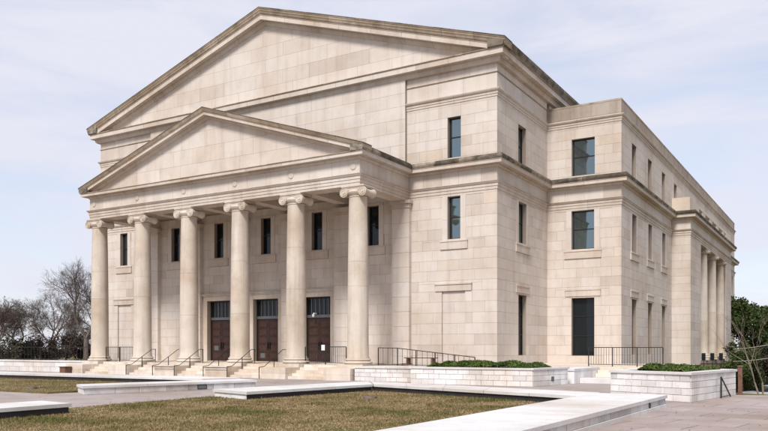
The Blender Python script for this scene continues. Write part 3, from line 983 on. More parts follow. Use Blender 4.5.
def make_window(wall, face, kind, u0, u1, z0, z1):
    if kind == 'blind':
        m_ = MB()
        lv = [z for z in LOW if z0 <= z <= z1]
        lv = [z0] + [z for z in lv if z > z0 + 0.1]
        for k in range(len(lv) - 1):
            um = (u0 + u1) / 2 + rnd.uniform(-.3, .3)
            for a, b in (((u0, um), (um, u1)) if k % 2 else ((u0, u1),)):
                bar_uv(m_, face, a + 0.004, b - 0.004, lv[k] + 0.004, lv[k + 1] - 0.004, -0.40, -0.075 , rnd.uniform(0.3, 0.9))
        w_ = part(m_, 'blind_window', 'stone')
        m_ = MB()
        bar_uv(m_, face, u0 - 0.42, u1 + 0.42, 4.965, 5.33, -0.03, 0.06)
        bar_uv(m_, face, u0 - 0.45, u1 + 0.45, 5.332, 5.405, -0.03, 0.10)
        part(m_, 'lintel', 'trim', w_)
        return
    rec = -0.26
    fw = 0.065
    m_ = MB()
    dark = kind in ('low', 'porch')
    bar_uv(m_, face, u0, u0 + fw, z0, z1, rec - 0.08, rec)
    bar_uv(m_, face, u1 - fw, u1, z0, z1, rec - 0.08, rec)
    bar_uv(m_, face, u0 + fw, u1 - fw, z0, z0 + fw, rec - 0.08, rec)
    bar_uv(m_, face, u0 + fw, u1 - fw, z1 - fw, z1, rec - 0.08, rec)
    if kind == 'low':
        zb = [z0 + (z1 - z0) * 0.345, z0 + (z1 - z0) * 0.685]
    else:
        zb = [z0 + (z1 - z0) * 0.52]
    for z in zb:
        bar_uv(m_, face, u0 + fw, u1 - fw, z - 0.03, z + 0.03, rec - 0.07, rec - 0.004)
    w_ = part(m_, 'window', 'bronze')
    zz = [z0 + fw] + zb + [z1 - fw]
    for k in range(len(zz) - 1):
        a = zz[k] + (0.03 if k else 0)
        b = zz[k + 1] - (0.03 if k < len(zz) - 2 else 0)
        m_ = MB()
        bar_uv(m_, face, u0 + fw + 0.001, u1 - fw - 0.001, a + 0.001, b - 0.001, rec - 0.07, rec - 0.045)
        part(m_, 'pane', 'glass_dark' if dark else 'glass', w_)
    if kind in ('mid', 'porch'):
        m_ = MB()
        bar_uv(m_, face, u0 - 0.45, u1 + 0.45, 7.36, 7.79, -0.03, 0.07)
        bar_uv(m_, face, u0 - 0.47, u1 + 0.47, 7.792, 7.855, -0.03, 0.10)
        bar_uv(m_, face, u0 + 0.005, u1 - 0.005, 7.856, 7.945, -0.25, -0.01)
        part(m_, 'sill', 'trim', w_)
        for a, b in ((u0 - J, u0 - 0.001), (u1 + 0.001, u1 + J)):
            m_ = MB()
            zt = AB - 0.006 if kind == 'mid' else 10.36
            zm = 7.95 + (zt - 7.95) * rnd.uniform(0.4, 0.6)
            bar_uv(m_, face, a, b, 7.862, zm - 0.004, -0.03, 0.022, rnd.uniform(.3, .9))
            bar_uv(m_, face, a, b, zm + 0.004, zt, -0.03, 0.022, rnd.uniform(.3, .9))
            part(m_, 'jamb', 'stone', w_)
        if kind == 'porch':
            m_ = MB()
            bar_uv(m_, face, u0 - J, u1 + J, 10.365, 10.495, -0.03, 0.03)
            part(m_, 'lintel', 'trim', w_)
    if kind == 'low':
        m_ = MB()
        bar_uv(m_, face, u0 - 0.40, u1 + 0.40, 4.965, 5.33, -0.03, 0.05)
        bar_uv(m_, face, u0 - 0.42, u1 + 0.42, 5.332, 5.405, -0.03, 0.08)
        bar_uv(m_, face, u0 - 0.01, u1 + 0.01, 4.865, 4.955, -0.25, 0.004)
        part(m_, 'lintel', 'trim', w_)

def make_door(face, u0, u1, z0, z1, notice):
    um = (u0 + u1) / 2
    rec = -0.30
    m_ = MB()
    bar_uv(m_, face, u0, u0 + 0.08, z0, z1, rec - 0.1, rec)
    bar_uv(m_, face, u1 - 0.08, u1, z0, z1, rec - 0.1, rec)
    bar_uv(m_, face, u0 + 0.08, u1 - 0.08, z1 - 0.1, z1, rec - 0.1, rec)
    d_ = part(m_, 'door', 'bronze')
    m_ = MB()
    bar_uv(m_, face, u0 + 0.08, u1 - 0.08, 3.64, 3.82, rec - 0.09, rec + 0.02)
    part(m_, 'transom_bar', 'greymetal', d_)
    n = 6
    L = (u1 - u0 - 0.16) / n
    for k in range(n):
        a = u0 + 0.08 + L * k
        m_ = MB()
        bar_uv(m_, face, a + 0.025, a + L - 0.025, 3.825, z1 - 0.105, rec - 0.08, rec - 0.06)
        part(m_, 'pane', 'glass_dark', d_)
        if k:
            m_ = MB()
            bar_uv(m_, face, a - 0.024, a + 0.024, 3.823, z1 - 0.102, rec - 0.085, rec - 0.01)
            part(m_, 'glazing_bar', 'greymetal', d_)
    for s, (a, b) in enumerate(((u0 + 0.085, um - 0.006), (um + 0.006, u1 - 0.085))):
        m_ = MB()
        bar_uv(m_, face, a, b, z0 + 0.02, 3.635, rec - 0.08, rec - 0.05)
        lf = part(m_, 'door_leaf', 'door', d_)
        m_ = MB()
        rows = 5
        for k in range(rows):
            c0 = z0 + 0.16 + (3.635 - z0 - 0.22) * k / rows
            c1 = z0 + 0.16 + (3.635 - z0 - 0.22) * (k + 1) / rows - 0.12
            bar_uv(m_, face, a + 0.13, b - 0.13, c0, c1, rec - 0.049, rec - 0.028)
            bar_uv(m_, face, a + 0.19, b - 0.19, c0 + 0.06, c1 - 0.06, rec - 0.027, rec - 0.012)
        part(m_, 'door_panels', 'door_panel', d_)
        m_ = MB()
        hx = um + (-0.09 if s == 0 else 0.09)
        bar_uv(m_, face, hx - 0.02, hx + 0.02, 1.65, 2.05, rec - 0.0, rec + 0.05)
        bar_uv(m_, face, hx - 0.035, hx + 0.035, 1.60, 2.10, rec - 0.05, rec - 0.012)
        part(m_, 'door_handle', 'iron', d_)
    if notice:
        m_ = MB()
        bar_uv(m_, face, um - 0.72, um - 0.34, z0 + notice, z0 + notice + 0.32, rec - 0.011, rec - 0.004)
        part(m_, 'paper_notice', 'greymetal', d_)
    m_ = MB()
    for a, b, dz in ((u0 - 0.34, u0 - 0.001, 0), (u1 + 0.001, u1 + 0.34, 0)):
        bar_uv(m_, face, a, b, z0, z1 + 0.0, -0.02, 0.06)
    bar_uv(m_, face, u0 - 0.34, u1 + 0.34, z1 + 0.001, z1 + 0.32, -0.02, 0.06)
    bar_uv(m_, face, u0 - 0.41, u1 + 0.41, z1 + 0.322, z1 + 0.40, -0.02, 0.12)
    bar_uv(m_, face, u0 - 0.44, u1 + 0.44, z1 + 0.402, z1 + 0.47, -0.02, 0.17)
    for a, b in ((u0 + 0.001, u0 + 0.001), ):
        pass
    part(m_, 'door_surround', 'trim', d_)
    m_ = MB()
    bar_uv(m_, face, u0, u1, z0 - 0.02, z0 + 0.018, -0.42, -0.013)
    part(m_, 'threshold', 'step', d_)

nd = 0
for (wall, face, kind, u0, u1, z0, z1) in windows:
    if kind == 'door':
        make_door(face, u0, u1, z0, z1, [0.75, 0.25, 0][nd])
        nd += 1
    else:
        make_window(wall, face, kind, u0, u1, z0, z1)

# porch parapet with openings on the side porch
m_ = MB()
for k, (a, b) in enumerate(((DQ + 0.05, 28.6), (45.0, QE - 0.05))):
    m_.box(W2 + 0.01, W2 + PJ - 0.05, a, b, 12.47, 13.55, 0.97 if k == 0 else 0.5)
m_.box(W2 + PJ - 0.45, W2 + PJ - 0.05, 28.602, 44.998, 12.47, 12.72, 0.4)
m_.box(W2 + PJ - 0.45, W2 + PJ - 0.05, 28.602, 44.998, 13.28, 13.5, 0.6)
for k in range(4):
    y = 30.2 + 4.1 * k
    m_.box(W2 + PJ - 0.44, W2 + PJ - 0.06, y, y + 1.6, 12.722, 13.278, rnd.random())
part(m_, 'porch_parapet', 'stone')
# security camera over a door, small things on the building stay their own
def thing1(mb_, name, mat, loc, label, cat, group=None, smooth=False):
    o = mb_.build(name, mat, None, smooth)
    return tag(o, label, cat, group)
m_ = MB()
xd = BAYX[3] - 0.25
m_.box(xd - 0.05, xd + 0.05, -0.02, 0.24, 3.86, 3.94)
m_.lathe((xd, -0.06, 3.72), [(0.02, -0.06), (0.05, -0.05), (0.075, -0.01), (0.08, 0.04), (0.08, 0.12), (0.02, 0.14)], 16, 'z')
thing1(m_, 'security_camera', 'white', None, 'small white dome security camera above the rightmost door', 'camera', None, True)

# ------------------------------------------------------------------ railings
def railing(name, pts, h, label, group=None, spacing=0.14, post_every=1.25, mat='iron', drop=None, balusters=True):
    """guard rail along 3D floor points: posts, top and bottom rail, balusters, each a part"""
    root = empty(name, pts[0], label, 'railing', group)
    P = [Vector(p) for p in pts]
    up = Vector((0, 0, 1))
    m_ = MB()
    m2 = MB()
    for i in range(len(P) - 1):
        m_.bar(P[i] + up * h, P[i + 1] + up * h, 0.05, 0.04)
        m2.bar(P[i] + up * 0.10, P[i + 1] + up * 0.10, 0.035, 0.03)
    attach(m_.build('top_rail', mat), root)
    attach(m2.build('bottom_rail', mat), root)
    for i in range(len(P) - 1):
        L = (P[i + 1] - P[i]).length
        n = max(1, round(L / post_every))
        for q in range(n + 1):
            if q == 0 and i > 0:
                continue
            p = P[i].lerp(P[i + 1], q / n)
            attach(MB().bar(p, p + up * (h - 0.021), 0.045, 0.045).build('post', mat), root)
        if balusters:
            nb = max(2, round(L / spacing))
            for q in range(1, nb):
                if abs((q / nb * n) - round(q / nb * n)) * L / n < 0.05:
                    continue
                p = P[i].lerp(P[i + 1], q / nb)
                attach(MB().bar(p + up * 0.116, p + up * (h - 0.021), 0.016, 0.016).build('baluster', mat), root)
    return root

railing('railing', [(COLX[0] + 0.75, -4.98, FL), (COLX[1] - 0.75, -4.98, FL)], 0.98, 'black iron guard railing between the two leftmost columns')
railing('railing', [(COLX[4] + 0.72, -4.98, FL), (COLX[5] - 0.72, -4.98, FL)], 0.98, 'black iron guard railing between the two rightmost columns, with white notice')
m_ = MB().box(COLX[4] + 1.86, COLX[4] + 2.08, -5.03, -5.01, 1.56, 1.86)
thing1(m_, 'notice_plate', 'white', None, 'small white notice fixed on the railing by the rightmost door', 'notice')
railing('ramp_railing', [(-5.1, -4.3, 0.72), (-3.9, -4.3, 0.70), (0.6, -4.3, 0.24)], 0.98, 'black iron railing sloping down along the ramp behind the left planter', spacing=0.3, mat='rustiron')
railing('terrace_railing', [(4.85, 0.9, 0.72), (8.75, 0.35, 0.72)], 1.0, 'long black iron railing on the terrace beneath the tall wing window')
railing('fence', [(-60, -4.6, 0.80), (-28.2, -4.6, 0.80)], 0.95, 'black iron fence on the terrace wall at the far left', spacing=0.4, post_every=3.0)

which = ['leftmost stair flight', 'middle stair flight', 'stair flight before the middle and right doors']
for i in range(1, 4):
    for s, x in (('left', COLX[i] + 0.92), ('right', COLX[i + 1] - 0.92)):
        root = empty('handrail', (x, -6.9, 0), 'black iron handrail on the %s side of the stairs between the %s columns' % (s, ['', 'second and third', 'third and fourth', 'fourth and fifth'][i]), 'handrail', 'handrails on the portico stairs')
        m_ = MB()
        pts = [(x, -7.05, 0.62), (x, -6.6, 0.66), (x, -4.95, 1.60), (x, -4.6, 1.60)]
        for a, b in zip(pts[:-1], pts[1:]):
            m_.tube(a, b, 0.019, seg=8)
        attach(m_.build('rail', 'iron', None, True), root)
        for y, zb, zt in ((-7.03, 0.0, 0.62), (-5.75, 0.42, 1.13), (-4.65, FL, 1.60)):
            attach(MB().bar((x, y, zb), (x, y, zt), 0.032, 0.032).build('post', 'iron'), root)
for i, nm in ((2, 'third'), (3, 'fourth')):
    root = empty('low_rail', (COLX[i], -7.1, 0), 'low black bar across the front of the pedestal of the %s column' % nm, 'rail', 'bars before the pedestals')
    attach(MB().tube((COLX[i] - 0.90, -7.08, 0.56), (COLX[i] + 0.90, -7.08, 0.56), 0.02, seg=8).build('bar', 'iron'), root)

# ------------------------------------------------------------------ low walls and planters
def quad_wall(name, label, quad, ztop, cap=0.10, body_mat='white_joint', block_edges=(), dark_edges=(), block_mat='grey_block', courses=1, bw=0.8,
              plinth=0.0, over=0.035, z0=-0.06, capcut=2.4, group=None, cap_edge=None, cat='wall', nocap=False, rim=None, plinth_edges=()):
    """a wall from a plan quad (counter-clockwise): body, coping stones, face blocks on the named edges, dark lining on others"""
    Q = [Vector(q) for q in quad]
    n = len(Q)
    ctr = sum(Q, Vector((0, 0))) / n
    root = empty(name, (ctr.x, ctr.y, 0), label, cat, group)
    def inset(d):
        out = []
        for i in range(n):
            a, b, c = Q[i - 1], Q[i], Q[(i + 1) % n]
            d1, d2 = (b - a).normalized(), (c - b).normalized()
            n1, n2 = Vector((d1.y, -d1.x)), Vector((d2.y, -d2.x))
            out.append(b + (n1 + n2) / (1 + n1.dot(n2)) * d)
        return out
    body = inset(-over - 0.03)
    m_ = MB().prism([(p.x, p.y, z0) for p in body], (0, 0, ztop - cap - z0))
    bo = attach(m_.build('body', body_mat), root)
    if not nocap:
        # coping cut across the long direction (edge 0 -> 1 and 3 -> 2)
        L = max((Q[1] - Q[0]).length, (Q[2] - Q[3]).length)
        k = max(1, round(L / capcut))
        for q in range(k):
            a, b = q / k + (0.008 / L if q else 0), (q + 1) / k - (0.008 / L if q < k - 1 else 0)
            pts = [Q[0].lerp(Q[1], a), Q[0].lerp(Q[1], b), Q[3].lerp(Q[2], b), Q[3].lerp(Q[2], a)]
            m_ = MB().prism([(p.x, p.y, ztop - cap + 0.002) for p in pts], (0, 0, cap - 0.002 + rnd.uniform(0, .003)), rnd.random())
            attach(m_.build('coping_stone', 'coping'), root)
    elif rim:
        inn = inset(-rim)
        outr = Q
        for i in range(n):
            a, b, c, d = outr[i], outr[(i + 1) % n], inn[(i + 1) % n], inn[i]
            m_ = MB().prism([(p.x, p.y, ztop - cap + 0.002) for p in (a, b, c, d)], (0, 0, cap - 0.002), rnd.random())
            attach(m_.build('coping_stone', 'coping'), root)
        m_ = MB().prism([(p.x, p.y, ztop - cap) for p in inset(-rim - 0.002)], (0, 0, cap - 0.03))
        attach(m_.build('soil', 'soil'), root)
    def edge_face(i, d):
        a, b = body[i], body[(i + 1) % n]
        u = (b - a).normalized()
        return a, b, u, Vector((u.y, -u.x))
    for i in block_edges:
        a, b, u, nn = edge_face(i, 0)
        L = (b - a).length
        fc = Face((a.x, a.y, 0), (u.x, u.y, 0), (nn.x, nn.y, 0))
        zl = lin(plinth + 0.0, ztop - cap, courses)
        for k in range(courses):
            cnt = max(1, round(L / bw))
            cuts = [0.0]
            p_ = (L / cnt) * (0.5 if k % 2 else 1.0)
            while p_ < L - 0.15:
                cuts.append(p_ + rnd.uniform(-.1, .1) * bw)
                p_ += L / cnt
            cuts.append(L)
            for q in range(len(cuts) - 1):
                m_ = MB()
                bar_uv(m_, fc, cuts[q] + 0.010, cuts[q + 1] - 0.010, zl[k] + 0.008, zl[k + 1] - 0.008, -0.02, 0.020 + rnd.uniform(0, .005), rnd.random())
                attach(m_.build('stone_block', block_mat), root)
    for i in plinth_edges:
        a, b, u, nn = edge_face(i, 0)
        L = (b - a).length
        fc = Face((a.x, a.y, 0), (u.x, u.y, 0), (nn.x, nn.y, 0))
        m_ = MB()
        bar_uv(m_, fc, -0.07, L + 0.07, z0, plinth, -0.02, 0.075)
        attach(m_.build('plinth', 'coping'), root)
    for i in dark_edges:
        a, b, u, nn = edge_face(i, 0)
        fc = Face((a.x, a.y, 0), (u.x, u.y, 0), (nn.x, nn.y, 0))
        m_ = MB()
        bar_uv(m_, fc, -0.01, (b - a).length + 0.01, z0, ztop - cap - 0.002, -0.02, 0.012)
        attach(m_.build('lining', 'lining'), root)
    return root

ZT = 0.32
LAWN = 0.07
# wall along the right side of the front lawn
quad_wall('low_wall', 'long white-topped low wall in the right foreground beside the paved plaza', [(9.9, -36), (11.95, -36), (12.2, -16.62), (10.15, -16.62)][1:] + [(9.9, -36)], 0.34,
          cap=0.09, block_edges=(0,), dark_edges=(2,), plinth=0.09, plinth_edges=(0, 1), bw=0.95, block_mat='grey_block')
# wall behind the front lawn
quad_wall('low_wall', 'white-topped low wall along the back edge of the front lawn, before the left planter', [(1.32, -15.1), (10.11, -18.1), (10.11, -16.0), (-0.28, -12.85)], ZT, cap=0.09,
          dark_edges=(0,), block_edges=(2,), bw=1.0)
quad_wall('low_wall', 'short white-topped low wall with black side at the centre, left of the front lawn', [(0.55, -21.4), (1.28, -15.12), (-0.30, -12.9), (-1.5, -20.75)], ZT, cap=0.09,
          dark_edges=(0,), block_edges=(2, 3), bw=0.9, block_mat='white_block')
quad_wall('low_wall', 'white-topped low wall with black side entering at the left frame edge in the foreground', [(0.25, -36), (0.12, -27.4), (-1.38, -27.2), (-1.3, -36)], ZT, cap=0.09,
          dark_edges=(0,), block_edges=(1, 2), bw=0.9, block_mat='grey_block')
# walls around the left lawn
quad_wall('low_wall', 'pale low wall with grey stone blocks and a small vent, along the path by the left lawn', [(-6.9, -21.7), (-5.0, -14.4), (-6.5, -13.8), (-8.3, -20.9)], ZT, cap=0.09,
          block_edges=(0, 1, 3), dark_edges=(2,), bw=1.0)
quad_wall('low_wall', 'long white low wall along the back of the left lawn', [(-60, -15.4), (-8.0, -14.6), (-7.5, -12.7), (-60, -13.2)], ZT, cap=0.09,
          dark_edges=(0,), block_edges=(2,), bw=2.0)

def vent(face, u, z, w, h, label, d=0.03):
    root = empty('wall_vent', face.p(u, z, 0), label, 'vent', 'vents in the low walls')
    m_ = MB()
    for a, b, c, e in ((u - w / 2, u + w / 2, z - h / 2, z - h / 2 + 0.02), (u - w / 2, u + w / 2, z + h / 2 - 0.02, z + h / 2), (u - w / 2, u - w / 2 + 0.02, z - h / 2, z + h / 2), (u + w / 2 - 0.02, u + w / 2, z - h / 2, z + h / 2)):
        bar_uv(m_, face, a, b, c, e, -0.03, d + 0.012)
    attach(m_.build('frame', 'iron'), root)
    m_ = MB()
    bar_uv(m_, face, u - w / 2 + 0.02, u + w / 2 - 0.02, z - h / 2 + 0.02, z + h / 2 - 0.02, -0.03, d)
    attach(m_.build('grille', 'greymetal'), root)
fa = Vector((-6.9, -21.7)); fb = Vector((-5.0, -14.4)); fu = (fb - fa).normalized()
vent(Face((fa.x - 0.065 * fu.y, fa.y + 0.065 * fu.x, 0), (fu.x, fu.y, 0), (fu.y, -fu.x, 0)), 4.9, 0.12, 0.42, 0.17, 'small dark vent set in the grey block wall beside the path')
fa = Vector((11.95, -36)); fb = Vector((12.2, -16.62)); fu = (fb - fa).normalized()
vent(Face((fa.x - 0.065 * fu.y, fa.y + 0.065 * fu.x, 0), (fu.x, fu.y, 0), (fu.y, -fu.x, 0)), 17.35, 0.17, 0.16, 0.13, 'small dark vent in the right foreground low wall')

# planters
PL1 = [(-1.15, -7.95), (4.98, -7.85), (5.55, -4.6), (-1.0, -4.7)]
quad_wall('planter', 'long whitewashed stone planter with green hedge in front of the building corner', PL1, 0.80, cap=0.08, block_edges=(0, 1, 3), courses=3, bw=0.62,
          block_mat='white_block', nocap=True, rim=0.42, cat='planter')
vent(Face((4.98 - 0.06, -7.85 + 0.01, 0), (0.173, 0.985, 0), (0.985, -0.173, 0)), 1.75, 0.30, 0.2, 0.2, 'small dark vent in the end of the left planter')
PL2 = [(9.6, -13.1), (12.5, -14.45), (13.25, -9.5), (10.4, -8.1)]
quad_wall('planter', 'whitewashed stone planter with green hedge beside the paved plaza on the right', PL2, 0.93, cap=0.08, block_edges=(0, 1, 3), courses=4, bw=0.6,
          block_mat='white_block', nocap=True, rim=0.40, cat='planter')
# retaining wall of the ramp between portico and left planter
quad_wall('retaining_wall', 'whitewashed retaining wall of the ramp beside the rightmost column pedestal', [(-5.13, -6.75), (-1.17, -6.75), (-1.17, -4.45), (-5.13, -4.45)], 0.74, cap=0.08,
          block_edges=(0,), courses=3, bw=0.62, block_mat='white_block', capcut=2.0)
m_ = MB()
m_.prism([(-5.4, -4.44, 0.0), (-5.4, -4.44, 0.72), (-3.9, -4.44, 0.70), (1.2, -4.44, 0.20), (1.2, -4.44, 0.0)], (0, 4.3, 0))
o = m_.build('ramp', 'path')
tag(o, kind='structure')
# bench on the ramp landing
root = empty('bench', (-4.3, -1.2, 0.62), 'long brown wooden bench against the wall behind the ramp railing', 'bench')
for k in range(3):
    attach(MB().box(-5.2, -3.2, -1.35 + 0.16 * k, -1.22 + 0.16 * k, 1.10, 1.15).build('seat_slat', 'wood'), root)
for x in (-5.0, -3.4):
    attach(MB().box(x - 0.05, x + 0.05, -1.33, -0.95, 0.62, 1.099).build('leg', 'wood'), root)

# terrace beside the wing with its steps
m_ = MB()
m_.box(0.02, 8.9, 0.3, D1 - 0.02, -0.05, 0.72)
m_.box(8.902, 9.3, 0.3, 8.0, -0.05, 0.74)
o = m_.build('terrace', 'step')
tag(o, kind='structure')
root = empty('terrace_wall', (7.0, 0, 0), 'low white wall and steps below the terrace railing between the planters', 'steps')
attach(MB().box(5.6, 9.2, -3.2, -2.3, -0.05, 0.24, 0.8).build('kerb', 'coping'), root)
for k in range(3):
    attach(MB().box(5.6, 9.2, -0.9 + 0.40 * k, 0.28, 0.05 + 0.17 * k, 0.17 * (k + 1) + 0.05, rnd.random()).build('step', 'step'), root)
attach(MB().box(5.57, 9.2, -2.298, -0.902, -0.05, 0.05, rnd.random()).build('landing', 'path'), root)
attach(MB().box(4.4, 5.58, -4.0, 0.28, -0.05, 0.60, 0.7).build('cheek_wall', 'white_block'), root)
attach(MB().box(4.36, 5.60, -4.04, 0.28, 0.602, 0.70, 0.7).build('coping_stone', 'coping'), root)
# retaining wall at far left
quad_wall('retaining_wall', 'whitewashed terrace wall left of the leftmost column', [(-60, -5.6), (-27.9, -5.6), (-27.9, -4.2), (-60, -4.2)], 0.80, cap=0.1, block_edges=(0,), courses=2, bw=1.2, block_mat='white_block', capcut=3.0)
m_ = MB().box(-27.75, -27.2, -7.5, -7.05, 0.0, 0.42)
m_.box(-27.80, -27.15, -7.55, -7.0, 0.422, 0.47)
thing1(m_, 'wooden_box', 'wood', None, 'small brown wooden box at the foot of the leftmost column', 'box')

# ------------------------------------------------------------------ lawns
def lawn(name, poly, z, label, dens, seed):
    mb_ = MB().prism([(x, y, z) for x, y in poly], (0, 0, -0.1))
    tag(mb_.build('lawn', 'lawn'), kind='structure')
    rg = np.random.default_rng(seed)
    P = np.array(poly)
    lo, hi = P.min(0), P.max(0)
    n = int(dens * (hi[0] - lo[0]) * (hi[1] - lo[1]))
    pts = lo + rg.random((n, 2)) * (hi - lo)
    ins = np.zeros(n, bool)
    for i in range(len(P)):
        a, b = P[i], P[(i + 1) % len(P)]
        ins ^= ((a[1] > pts[:, 1]) != (b[1] > pts[:, 1])) & (pts[:, 0] < (b[0] - a[0]) * (pts[:, 1] - a[1]) / (b[1] - a[1] + 1e-9) + a[0])
    pts = pts[ins]
    pts = pts + rg.normal(0, 0.035, pts.shape)
    # only what the camera's neighbourhood can see
    d = np.hypot(pts[:, 0] - CAM.x, pts[:, 1] - CAM.y)
    pts = pts[rg.random(len(pts)) < np.clip(26 / d, 0.35, 1)]
    n = len(pts)
    h = rg.uniform(0.015, 0.05, n)
    an = rg.random(n) * 2 * np.pi
    w = rg.uniform(0.006, 0.016, n)
    lean = rg.normal(0, 0.03, (n, 2))
    pat = np.array([noise.noise(Vector((x * 0.5, y * 0.5, seed))) + 0.6 * noise.noise(Vector((x * 1.9, y * 1.9, seed + 5))) for x, y in pts])
    tone = np.clip(0.60 + 0.75 * pat + rg.normal(0, 0.17, n), 0, 1)
    keep = (pat < 0.50) | (rg.random(n) < 0.45)
    pts, h, an, w, lean, tone = pts[keep], h[keep], an[keep], w[keep], lean[keep], tone[keep]
    h = h * np.clip(1.0 - 0.7 * pat[keep], 0.5, 1.6)
    n = len(pts)
    V = np.zeros((n, 3, 3))
    V[:, 0, :2] = pts + np.stack([np.cos(an) * w, np.sin(an) * w], 1)
    V[:, 1, :2] = pts - np.stack([np.cos(an) * w, np.sin(an) * w], 1)
    V[:, 0, 2] = V[:, 1, 2] = z - 0.005
    V[:, 2, :2] = pts + lean
    V[:, 2, 2] = z + h
    me = bpy.data.meshes.new(name)
    me.vertices.add(3 * n)
    me.vertices.foreach_set('co', V.reshape(-1))
    me.loops.add(3 * n)
    me.loops.foreach_set('vertex_index', np.arange(3 * n, dtype=np.int32))
    me.polygons.add(n)
    me.polygons.foreach_set('loop_start', np.arange(0, 3 * n, 3, dtype=np.int32))
    me.update()
    at = me.attributes.new('tone', 'FLOAT', 'FACE')
    at.data.foreach_set('value', tone.astype(np.float32))
    me.materials.append(M['grass'])
    o = bpy.data.objects.new(name, me)
    col.objects.link(o)
    tag(o, label, 'grass', None, 'stuff')
lawn('grass', [(-1.45, -36), (9.95, -36), (10.15, -18.1), (1.3, -15.1), (0.55, -21.3), (-1.5, -20.8)][:1] + [(9.95, -36), (10.15, -18.1), (1.3, -15.1), (0.2, -21.3), (-1.48, -20.75)], LAWN,
     'short brown and green dormant grass of the front lawn', 650, 3)
lawn('grass', [(-50, -21.9), (-8.6, -21.9), (-8.0, -14.6), (-50, -15.3)], LAWN, 'short green and brown grass of the left lawn', 260, 4)
for (x, y), lb in (((3.6, -19.0), 'small dark sprinkler box lying in the front lawn'), ((-11.0, -20.9), 'small dark sprinkler box lying in the left lawn')):
    m_ = MB()
    m_.lathe((x, y, LAWN - 0.03), [(0.20, 0), (0.19, 0.07), (0.15, 0.10), (0.03, 0.11)], 12)
    m_.box(x - 0.24, x - 0.10, y - 0.06, y + 0.10, LAWN, LAWN + 0.075)
    m_.box(x + 0.09, x + 0.22, y - 0.09, y + 0.06, LAWN, LAWN + 0.085)
    thing1(m_, 'sprinkler_box', 'bark', None, lb, 'sprinkler box')

# ------------------------------------------------------------------ hedges
def leaf_cloud(mb_, pts, size, rng, tones):
    for p, t in zip(pts, tones):
        s = size * rng.uniform(0.6, 1.3)
        d = Vector((rng.gauss(0, 1), rng.gauss(0, 1), rng.gauss(0.4, 1))).normalized()
        u = d.orthogonal().normalized()
        w = d.cross(u)
        a = rng.uniform(0, 6.28)
        u, w = u * math.cos(a) + w * math.sin(a), w * math.cos(a) - u * math.sin(a)
        mb_.add([p + u * s, p + w * s * 0.5, p - u * s * 0.7, p - w * s * 0.5], [(0, 1, 2, 3)], t)

def hedge(name, quad, z, h, label, n, seed):
    rng = random.Random(seed)
    Q = [Vector(q) for q in quad]
    mb_ = MB()
    pts, tones = [], []
    for _ in range(n):
        a, b = rng.random(), rng.random()
        p = Q[0].lerp(Q[1], a).lerp(Q[3].lerp(Q[2], a), b)
        edge = min(1, min(a, 1 - a) * 9 + 0.10) ** 0.5 * min(1, min(b, 1 - b) * 6 + 0.25) ** 0.5
        bumpy = 0.70 + 0.80 * noise.noise(Vector((p.x * 1.1, p.y * 1.1, seed))) + 0.22 * noise.noise(Vector((p.x * 3.2, p.y * 3.2, seed)))
        top = h * edge * bumpy
        hh = top * (1 - abs(rng.gauss(0, 0.25)))
        pts.append(Vector((p.x, p.y, z + max(0.0, hh))))
        tones.append(min(1, max(0, 0.45 + 0.6 * noise.noise(Vector((p.x * 2.0, p.y * 2.0, seed + 9))) + rng.gauss(0, 0.2))))
    leaf_cloud(mb_, pts, 0.055, rng, tones)
    root = empty(name, (sum(q.x for q in Q) / 4, sum(q.y for q in Q) / 4, z), label, 'hedge')
    attach(mb_.build('foliage', 'hedge', fix=False), root)
    st = MB()
    for _ in range(60):
        a, b = rng.uniform(.05, .95), rng.uniform(.1, .9)
        p = Q[0].lerp(Q[1], a).lerp(Q[3].lerp(Q[2], a), b)
        st.tube((p.x, p.y, z - 0.03), (p.x + rng.uniform(-.1, .1), p.y + rng.uniform(-.1, .1), z + h * 0.5), 0.012, 0.006, 4)
    attach(st.build('stems', 'bark'), root)
hedge('hedge', [(-0.55, -7.4), (4.4, -7.35), (4.9, -5.1), (-0.5, -5.2)], 0.76, 0.36, 'low spreading green hedge filling the planter before the building corner', 16000, 5)
hedge('hedge', [(10.2, -11.6), (12.05, -12.9), (12.75, -9.9), (10.9, -8.8)], 0.89, 0.24, 'low green hedge in the planter beside the plaza', 10000, 8)

